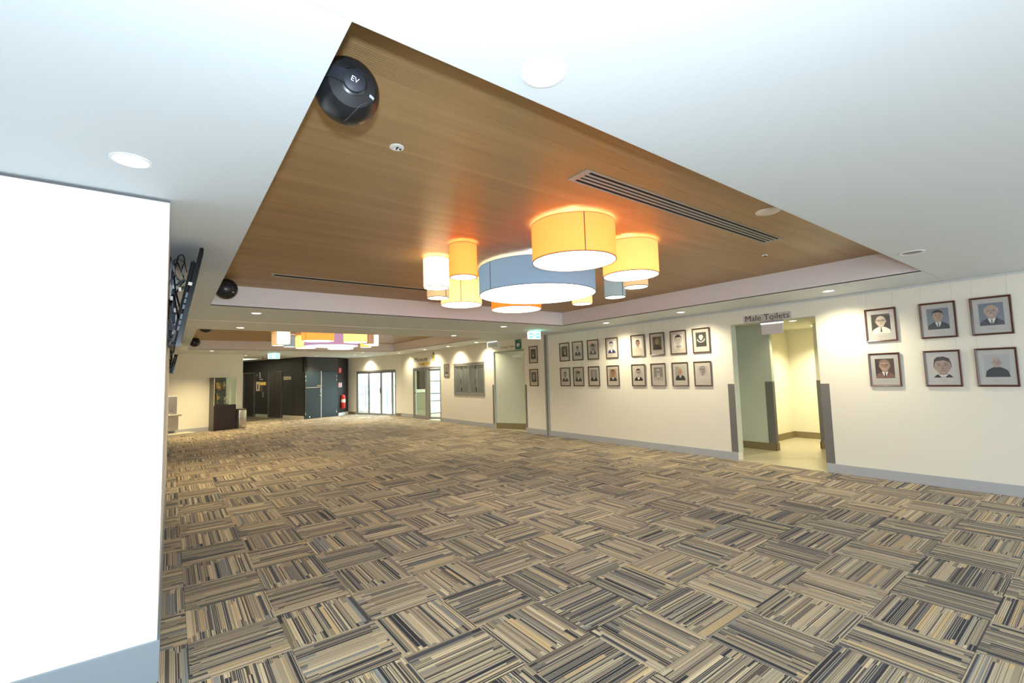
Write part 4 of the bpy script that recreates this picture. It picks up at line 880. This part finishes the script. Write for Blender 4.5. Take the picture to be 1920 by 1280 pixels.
bots = [
 (9.831, 1.526, 'sepia portrait in a dark suit, lower of the two left of the grey jamb', dict(bg=(.12, .10, .075), skin=(.42, .34, .25), jacket=(.03, .025, .02), tie=(.02, .02, .02), s=.85)),
 (8.566, 1.546, 'cut-out portrait with dark moustache and suit, bottom left of the left block of eight', dict(bg=LT, skin=(.38, .32, .26), jacket=(.05, .04, .035), tie=(.03, .03, .03), hair=(.04, .03, .03), moustache=(.04, .03, .03))),
 (8.094, 1.547, 'portrait of a young person in a peaked service cap, second in bottom row', dict(bg=(.30, .27, .23), bg2=(.5, .46, .4), skin=(.55, .48, .4), jacket=(.05, .045, .04), style='cap', hair=(.12, .10, .09))),
 (7.577, 1.542, 'grey portrait of an older balding person in suit and tie, third in the bottom row', dict(bg=(.28, .28, .26), skin=(.45, .40, .34), jacket=(.05, .05, .05), tie=(.04, .04, .04), style='bald', hair=(.3, .29, .27))),
 (6.990, 1.538, 'brown-tinted portrait of a dark-haired person in a suit, fourth in the bottom row', dict(bg=(.42, .30, .18), skin=(.36, .22, .13), jacket=(.045, .04, .04), tie=(.04, .04, .05), hair=(.05, .035, .025), s=1.1)),
 (6.280, 1.540, 'portrait of a person in glasses, dinner jacket and bow tie, bottom row right block', dict(bg=(.55, .51, .46), skin=(.55, .5, .44), jacket=(.02, .02, .02), bow=(.02, .02, .02), glasses=(.03, .03, .03), hair=(.04, .04, .04), s=1.15)),
 (5.778, 1.540, 'grey portrait of a smiling balding person in glasses and pale jacket, bottom row', dict(bg=(.24, .23, .22), skin=(.50, .46, .4), jacket=(.48, .45, .4), tie=(.05, .05, .05), style='bald', hair=(.2, .19, .18), glasses=(.05, .05, .05), smile=1)),
 (5.270, 1.543, 'colour portrait of a white-haired person in a dark suit on grey-green, bottom row', dict(bg=(.33, .36, .29), bg2=(.48, .50, .42), skin=(.52, .26, .18), jacket=(.02, .025, .03), tie=(.06, .07, .09), style='bald', hair=(.5, .48, .44), s=.85)),
 (4.790, 1.551, 'grey portrait of a person in white uniform and cap, lower right by the toilets', dict(bg=(.52, .49, .46), skin=(.36, .33, .30), jacket=(.58, .55, .51), shirt=None, style='cap', hair=(.30, .28, .27), s=1.15, lapel=False)),
]
for y, z, lab, P in tops: portrait(lab, y, 2.18, P)
for y, z, lab, P in bots: portrait(lab, y, 1.544, P, wires='mid')
six = [
 (2.025, 2.18, 'portrait of a white-shirted person in dark-rimmed glasses, top left of the six', dict(bg=(.06, .055, .05), skin=(.62, .54, .44), jacket=(.78, .76, .70), shirt=None, tie=(.02, .02, .02), style='bald', hair=(.35, .32, .28), glasses=(.06, .05, .05), s=1.1, lapel=False)),
 (1.419, 2.18, 'portrait of a dark-haired person in grey suit on blue, top middle of six', dict(bg=(.22, .26, .31), skin=(.50, .36, .27), jacket=(.055, .06, .065), tie=(.15, .15, .17), style='side', hair=(.05, .04, .035), s=1.0)),
 (.929, 2.18, 'portrait of a white-haired smiling person in grey suit on blue, top right of six', dict(bg=(.20, .24, .30), skin=(.52, .38, .30), jacket=(.06, .065, .08), tie=(.2, .2, .22), style='bald', hair=(.55, .54, .52), s=1.15, smile=1, glasses=(.35, .3, .28))),
 (2.025, 1.544, 'portrait of a person in glasses and reddish-brown jacket, bottom left of the six', dict(bg=(.07, .05, .045), bg2=(.10, .07, .06), skin=(.48, .33, .25), jacket=(.26, .14, .11), tie=(.03, .03, .03), hair=(.28, .2, .16), style='side', glasses=(.08, .06, .05), s=1.1, smile=1)),
 (1.419, 1.544, 'large-headed portrait of a dark-haired person, bottom middle of the six', dict(bg=(.58, .58, .55), skin=(.42, .31, .25), jacket=(.02, .022, .025), tie=(.45, .45, .45), style='side', hair=(.06, .05, .045), s=1.55, dz=.012)),
 (.928, 1.544, 'portrait of an elderly person in plain black on grey, bottom right of six', dict(bg=(.46, .48, .49), skin=(.50, .38, .31), jacket=(.03, .033, .036), shirt=None, style='bald', hair=(.55, .54, .52), s=.82, dz=.045, glasses=(.4, .33, .3), lapel=False)),
]
for y, z, lab, P in six: portrait(lab, y, z, P, M_FRAME, wires='top' if z > 2 else 'mid', matc=(.56, .56, .53))
portrait('small dark sepia portrait alone between the museum door and the servery window', 14.833, 1.87, dict(bg=(.45, .4, .33), skin=(.3, .24, .18), jacket=(.06, .05, .04), s=.9), wires=None)

# ================================================================== LIFT WALL
RL = SK-R(90)
def lw(s, z=0): p = LC+V*s-U*.002; return (p.x, p.y, z)
for k, (s0, s1, lab) in enumerate(((2.95, 1.76, 'steel lift doors nearer the dark double door'), (5.37, 4.21, 'steel lift doors behind the cream wall corner'))):
    t = thing('lift_door', lab, 'lift', lw(s0), RL, 'lift doors'); w_ = s0-s1
    m = MB(); m.box(0, .05, -.05, 0, 0, 2.13); m.box(w_-.05, w_, -.05, 0, 0, 2.13); m.box(.05, w_-.05, -.05, 0, 2.08, 2.13); m.out('door_frame', M_STEEL, t)
    m = MB(); m.box(.052, w_/2-.002, -.03, 0, .01, 2.078); m.out('door_panel', M_LIFT, t); m = MB(); m.box(w_/2+.002, w_-.052, -.025, 0, .01, 2.078); m.out('door_panel', M_LIFT, t)
    m = MB(); m.box(0, w_, -.08, 0, 0, .01); m.out('sill', M_ALU, t)
    light('lift_downlight', 'SPOT', (w_/2, -.5, 2.6), 7, (1, .9, .75), parent=t, spot_size=R(100), spot_blend=.8, shadow_soft_size=.05)
t = thing('floor_number_sign', 'white number 5 with small caption between the lifts', 'sign', lw(3.86, 0), RL)
text('number', '5', .36, M_SIGNW, t, (.0, -.003, 1.86)); text('small_number', 'B', .16, mat('dim_letters', (.4, .4, .36), .5), t, (-.22, -.003, 1.93)); text('caption', 'Level Five', .075, M_SIGNW, t, (.05, -.003, 1.76))
t = thing('notice', 'pale notice between the lifts', 'notice', lw(4.12, 0), RL); m = MB(); m.box(0, .33, -.008, 0, 1.23, 1.67); m.out('sheet', mat('pale_notice', (.75, .62, .45), .5), t); m = MB(); m.box(.12, .21, -.0095, -.008, 1.30, 1.55); m.out('picture', M_BLACKM, t)
t = thing('directory_sign', 'yellow headed directory sign between the lifts', 'sign', lw(3.77, 0), RL); m = MB(); m.box(0, .56, -.008, 0, 1.50, 1.65); m.out('yellow_header', M_YELLOW, t)
m = MB()
for k in range(4): m.box(.02, .25+.05*(k % 2), -.005, 0, 1.44-.075*k, 1.46-.075*k)
m.out('lines', mat('dim_text', (.35, .28, .2), .5), t)
t = thing('lift_call_panel', 'narrow lift call button panel between the lifts', 'button panel', lw(3.52, 0), RL); m = MB(); m.box(0, .10, -.012, 0, .92, 1.18, bev=.003); m.out('plate', M_STEEL, t)
for z in (1.0, 1.09): m = MB(); m.cyl((.05, -.018, z), .018, .008, 16, axis='Y'); m.out('button', M_SIGNW, t)
t = thing('room_sign', 'beige name plate right of the lifts', 'sign', lw(1.64, 0), RL); m = MB(); m.box(0, .60, -.012, 0, 1.72, 1.865, bev=.003); m.out('plate', mat('beige_plate', (.66, .60, .42), .5), t); m = MB(); m.box(.06, .50, -.0135, -.012, 1.78, 1.80); m.out('line', M_LETTER, t)
m = MB(); a = LC+V*.82-U*.004; wallseg(m, a, a+V*.03, .13, H, .004, -1); struct(m.out('trim_8', M_BLACKM), 'dark vertical joint in the lift wall')
t = thing('wall_switch', 'small white plate on the cream wall corner by the lifts', 'switch', (LW.x-.06*U.x-V.x*.0, LW.y-.06*U.y, 1.78), SK); m = MB(); m.box(-.02, .05, -.014, 0, -.05, .05, bev=.003); m.out('plate', M_SIGNW, t); m = MB(); m.box(.005, .025, -.018, -.014, -.015, .015); m.out('rocker', M_TRIMW, t)

# dark double doors
t = struct(thing('door_5', 'dark blue double cupboard doors with a bright centre strip', 'door', (LC.x, LC.y, 0), SK)); del t['category']
for k, (a, b) in enumerate(((.022, .775), (.80, 1.578))):
    m = MB(); m.box(a, b, -.03, .02, .012, 2.03, bev=.002); lf = m.out('door_leaf', M_DARKDOOR, t)
    hx_ = a+.02 if k == 0 else b-.02
    for z in (.22, 1.66, 1.83): m = MB(); m.tube([(hx_, -.036, z-.05), (hx_, -.036, z+.05)], .008, 8); m.out('hinge', M_TRIMW, lf)
    if k == 0:
        m = MB(); m.box(a+.03, b-.02, -.036, -.03, 1.345, 1.362); m.out('push_bar', M_TRACK, lf)
        m = MB(); m.box(b-.20, b-.02, -.034, -.03, 1.40, 1.44); m.out('label_strip', mat('dim_text', (.35, .28, .2), .5), lf)
        m = MB(); m.cyl((.24, -.036, .08), .03, .006, 16, axis='Y'); m.out('door_stop_disc', M_SIGNW, lf)
        m = MB(); m.tube([(b-.03, -.03, 1.30), (b-.05, -.075, 1.28), (b-.05, -.075, 1.12), (b-.03, -.03, 1.10)], .009, 8); m.cyl((b-.04, -.042, 1.0), .028, .012, 16, axis='Y'); m.out('door_handle', M_STEEL, lf)
m = MB(); m.box(.778, .797, -.036, .0, .012, 2.06); m.out('centre_strip', mat('bright_strip', (.8, .8, .76), .35), t)

# fire point
fr_ = math.atan2(fd.y, fd.x)
def fp(s, z): p = FP+fd*s+Vector((fd.y, -fd.x, 0))*.002; return (p.x, p.y, z)
t = thing('fire_sign', 'red extinguisher sign with white symbol, upper on the black wall', 'sign', fp(.02, 1.97), fr_, 'red fire signs'); m = MB(); m.box(0, .29, -.006, 0, 0, .24); m.out('panel', M_SIGNRED, t); m = MB(); m.box(.11, .18, -.0075, -.006, .05, .19); m.box(.13, .16, -.0075, -.006, .19, .215); m.out('symbol', M_SIGNW, t)
t = thing('fire_sign', 'red and white fire blanket sign, lower on the black wall', 'sign', fp(.0, 1.315), fr_, 'red fire signs'); m = MB(); m.box(0, .34, -.006, 0, 0, .20); m.out('panel', M_SIGNW, t); m = MB(); m.box(.01, .26, -.0075, -.006, .02, .18); m.out('red_field', M_SIGNRED, t); m = MB(); m.cyl((.13, -.009, .10), .05, .0015, 20, axis='Y'); m.out('symbol', M_SIGNW, t)
t = thing('fire_extinguisher', 'red fire extinguisher with a pale band on the black wall', 'fire extinguisher', fp(.27, .33), fr_)
m = MB(); m.lathe([(.001, 0), (.088, .0), (.094, .015), (.094, .52), (.085, .57), (.05, .61), (.03, .63), (.001, .63)], (0, -.11, 0), 28); m.out('cylinder', M_RED, t, smooth=True)
m = MB(); m.lathe([(.0955, .27), (.0955, .42)], (0, -.11, 0), 28); m.out('label_band', mat('ext_label', (.75, .75, .7), .5), t, smooth=True)
m = MB(); m.cyl((0, -.11, .63), .022, .05, 16); m.box(-.012, .012, -.20, -.10, .685, .70); m.obox((0, -.155, .735), ((0, -.95, .3), (1, 0, 0), (0, .3, .95)), (.055, .011, .004)); m.out('valve_handle', M_BLACKM, t)
m = MB(); m.tube([(.02, -.12, .65), (.10, -.13, .62), (.125, -.13, .45), (.115, -.13, .25), (.11, -.13, .15)], .010, 8); m.out('hose', M_BLACK, t, smooth=True)
m = MB(); m.box(-.04, .04, -.018, 0, .25, .6); m.out('wall_bracket', M_BLACKM, t)

# ================================================================== DISPLAY CASE, BIN, FOUNTAIN on the far left wall
def lwp(s, off=0): p = LW+U*s-V*off; return (p.x, p.y, 0)
t = thing('trophy_case', 'dark-based trophy showcase with glass top against the far cream wall', 'display case', lwp(-1.10, .015), SK)
W_, D_ = .72, .34
m = MB(); m.box(0, W_, -D_, 0, .03, .87, bev=.004); m.out('base_cabinet', M_DKWOOD, t)
m = MB(); m.box(.02, W_-.02, -D_+.02, 0, 0, .03); m.out('plinth', M_BLACKM, t)
m = MB(); m.box(-.012, 0, -D_, 0, .0, 1.83); m.out('side_panel', mat('grey_side_panel', (.13, .13, .11), .4), t)
m = MB(); m.box(0, .52, -.012, 0, .87, 1.83); m.out('back_panel', mat('case_back', (.06, .075, .08), .3), t)
m = MB(); m.box(0, W_, -D_, -D_+.008, .87, 1.83); m.box(W_-.008, W_, -D_+.008, 0, .87, 1.83); m.out('glass_panel', M_GLASS, t)
m = MB(); m.box(0, W_, -D_, 0, 1.83, 1.845); m.out('glass_top', M_GLASS, t)
m = MB(); m.box(W_-.012, W_+.002, -D_-.004, -D_+.010, .87, 1.83); m.box(.50, .52, -D_, -D_+.01, .87, 1.83); m.box(0, .012, -D_-.002, -D_+.01, .87, 1.83); m.out('edge_strip', mat('pale_edge', (.72, .68, .55), .3), t)
m = MB(); m.box(.0, .52, -D_+.01, -.012, 1.37, 1.378); m.out('glass_shelf', M_GLASS, t)
def world_of(t, p): mt = Matrix.Translation(t.location) @ Matrix.Rotation(SK, 4, 'Z'); return mt @ Vector(p)
gT = 'trophies inside the showcase'
def cup(label, p, s, mt, wing=False):
    q = world_of(t, p); c = thing('trophy', label, 'trophy', q, SK, gT)
    m = MB(); m.lathe([(.001, 0), (.06, 0), (.06, .04), (.045, .05), (.001, .05)], n=20); m.out('plinth', M_DKWOOD, c)
    m = MB(); m.lathe([(.04, .05), (.012, .07), (.010, .14), (.03, .17), (.06, .22), (.068, .30), (.062, .30), (.052, .22), (.02, .175), (.001, .17)], n=24); m.out('bowl', mt, c, smooth=True)
    for sx in (-1, 1): m = MB(); m.tube([(sx*.06, 0, .28), (sx*.105, 0, .29), (sx*.11, 0, .24), (sx*.05, 0, .20)], .006, 6); m.out('handle', mt, c, smooth=True)
    if wing: m = MB(); m.sphere((0, 0, .35), .03, 12, 8, sc3=(.6, .6, 1.6)); m.tube([(-.07, 0, .40), (0, 0, .36), (.07, 0, .41)], .008, 6); m.out('figure', mt, c, smooth=True)
    c.scale = (s, s, s); return c
cup('large gold two-handled cup low in the showcase', (.17, -.17, .87), 1.05, M_GOLD, True)
cup('silver cup at the right in the showcase', (.41, -.18, .87), .9, mat('silver_trophy', (.75, .72, .66), .2, metal=1))
cup('gold cup on the glass shelf of the showcase', (.14, -.17, 1.378), .95, M_GOLD)
cup('pale gold figure trophy on the right of the glass shelf', (.38, -.17, 1.378), .75, mat('pale_gold', (.9, .75, .45), .25, metal=1), True)
t2 = thing('trophy_plaque', 'reddish gold plaque leaning at the back of the showcase', 'plaque', world_of(t, (.27, -.04, 1.378)), SK); m = MB(); m.box(-.08, .08, -.012, 0, 0, .28, bev=.004); m.out('board', mat('plaque_red', (.35, .12, .06), .4), t2); m = MB(); m.box(-.05, .05, -.016, -.012, .08, .22); m.out('metal_plate', M_GOLD, t2)
t = thing('waste_bin', 'stainless steel bin with a black side beside the trophy showcase', 'bin', lwp(-.34, .02), SK)
m = MB(); m.box(.09, .36, -.27, 0, .01, .66, bev=.02); m.out('bin_body', M_STEEL, t, smooth=True); m = MB(); m.box(0, .088, -.27, 0, 0, .665, bev=.004); m.out('side_panel', M_BLACKM, t)
m = MB(); m.box(.088, .362, -.272, 0, .66, .685, bev=.004); m.out('lid', M_BLACKM, t)
t = thing('drinking_fountain', 'stainless steel drinking fountain on the far cream wall', 'drinking fountain', lwp(-2.36, .002), SK)
m = MB(); m.box(-.25, .29, -.012, 0, .63, 1.25, bev=.003); m.out('splashback', M_STEEL, t)
m = MB(); m.box(-.26, .32, -.34, -.012, .60, .66, bev=.012); m.out('basin', M_STEEL, t); m = MB(); m.lathe([(.13, .662), (.10, .650), (.02, .645), (.001, .645)], (.02, -.18, 0), 24); m.out('bowl', mat('basin_dark', (.15, .15, .14), .3, metal=.8), t, smooth=True)
m = MB(); m.tube([(.20, -.06, .66), (.20, -.06, .75), (.17, -.09, .78), (.13, -.12, .76)], .010, 8); m.out('spout', M_STEEL, t, smooth=True)
m = MB(); m.box(-.22, .25, -.28, -.012, .14, .60, bev=.01); m.out('pedestal', M_STEEL, t)
t = thing('floor_plinth', 'low pale step below the drinking fountain', 'step', lwp(-2.75, .03), SK)
m = MB(); m.box(0, 1.0, -.75, 0, 0.0005, .055, bev=.006); m.out('step_block', mat('pale_plinth', (.60, .56, .44), .6), t); m = MB(); m.box(.0, 1.006, -.756, -.75, .045, .058); m.out('nosing', M_BASE, t)
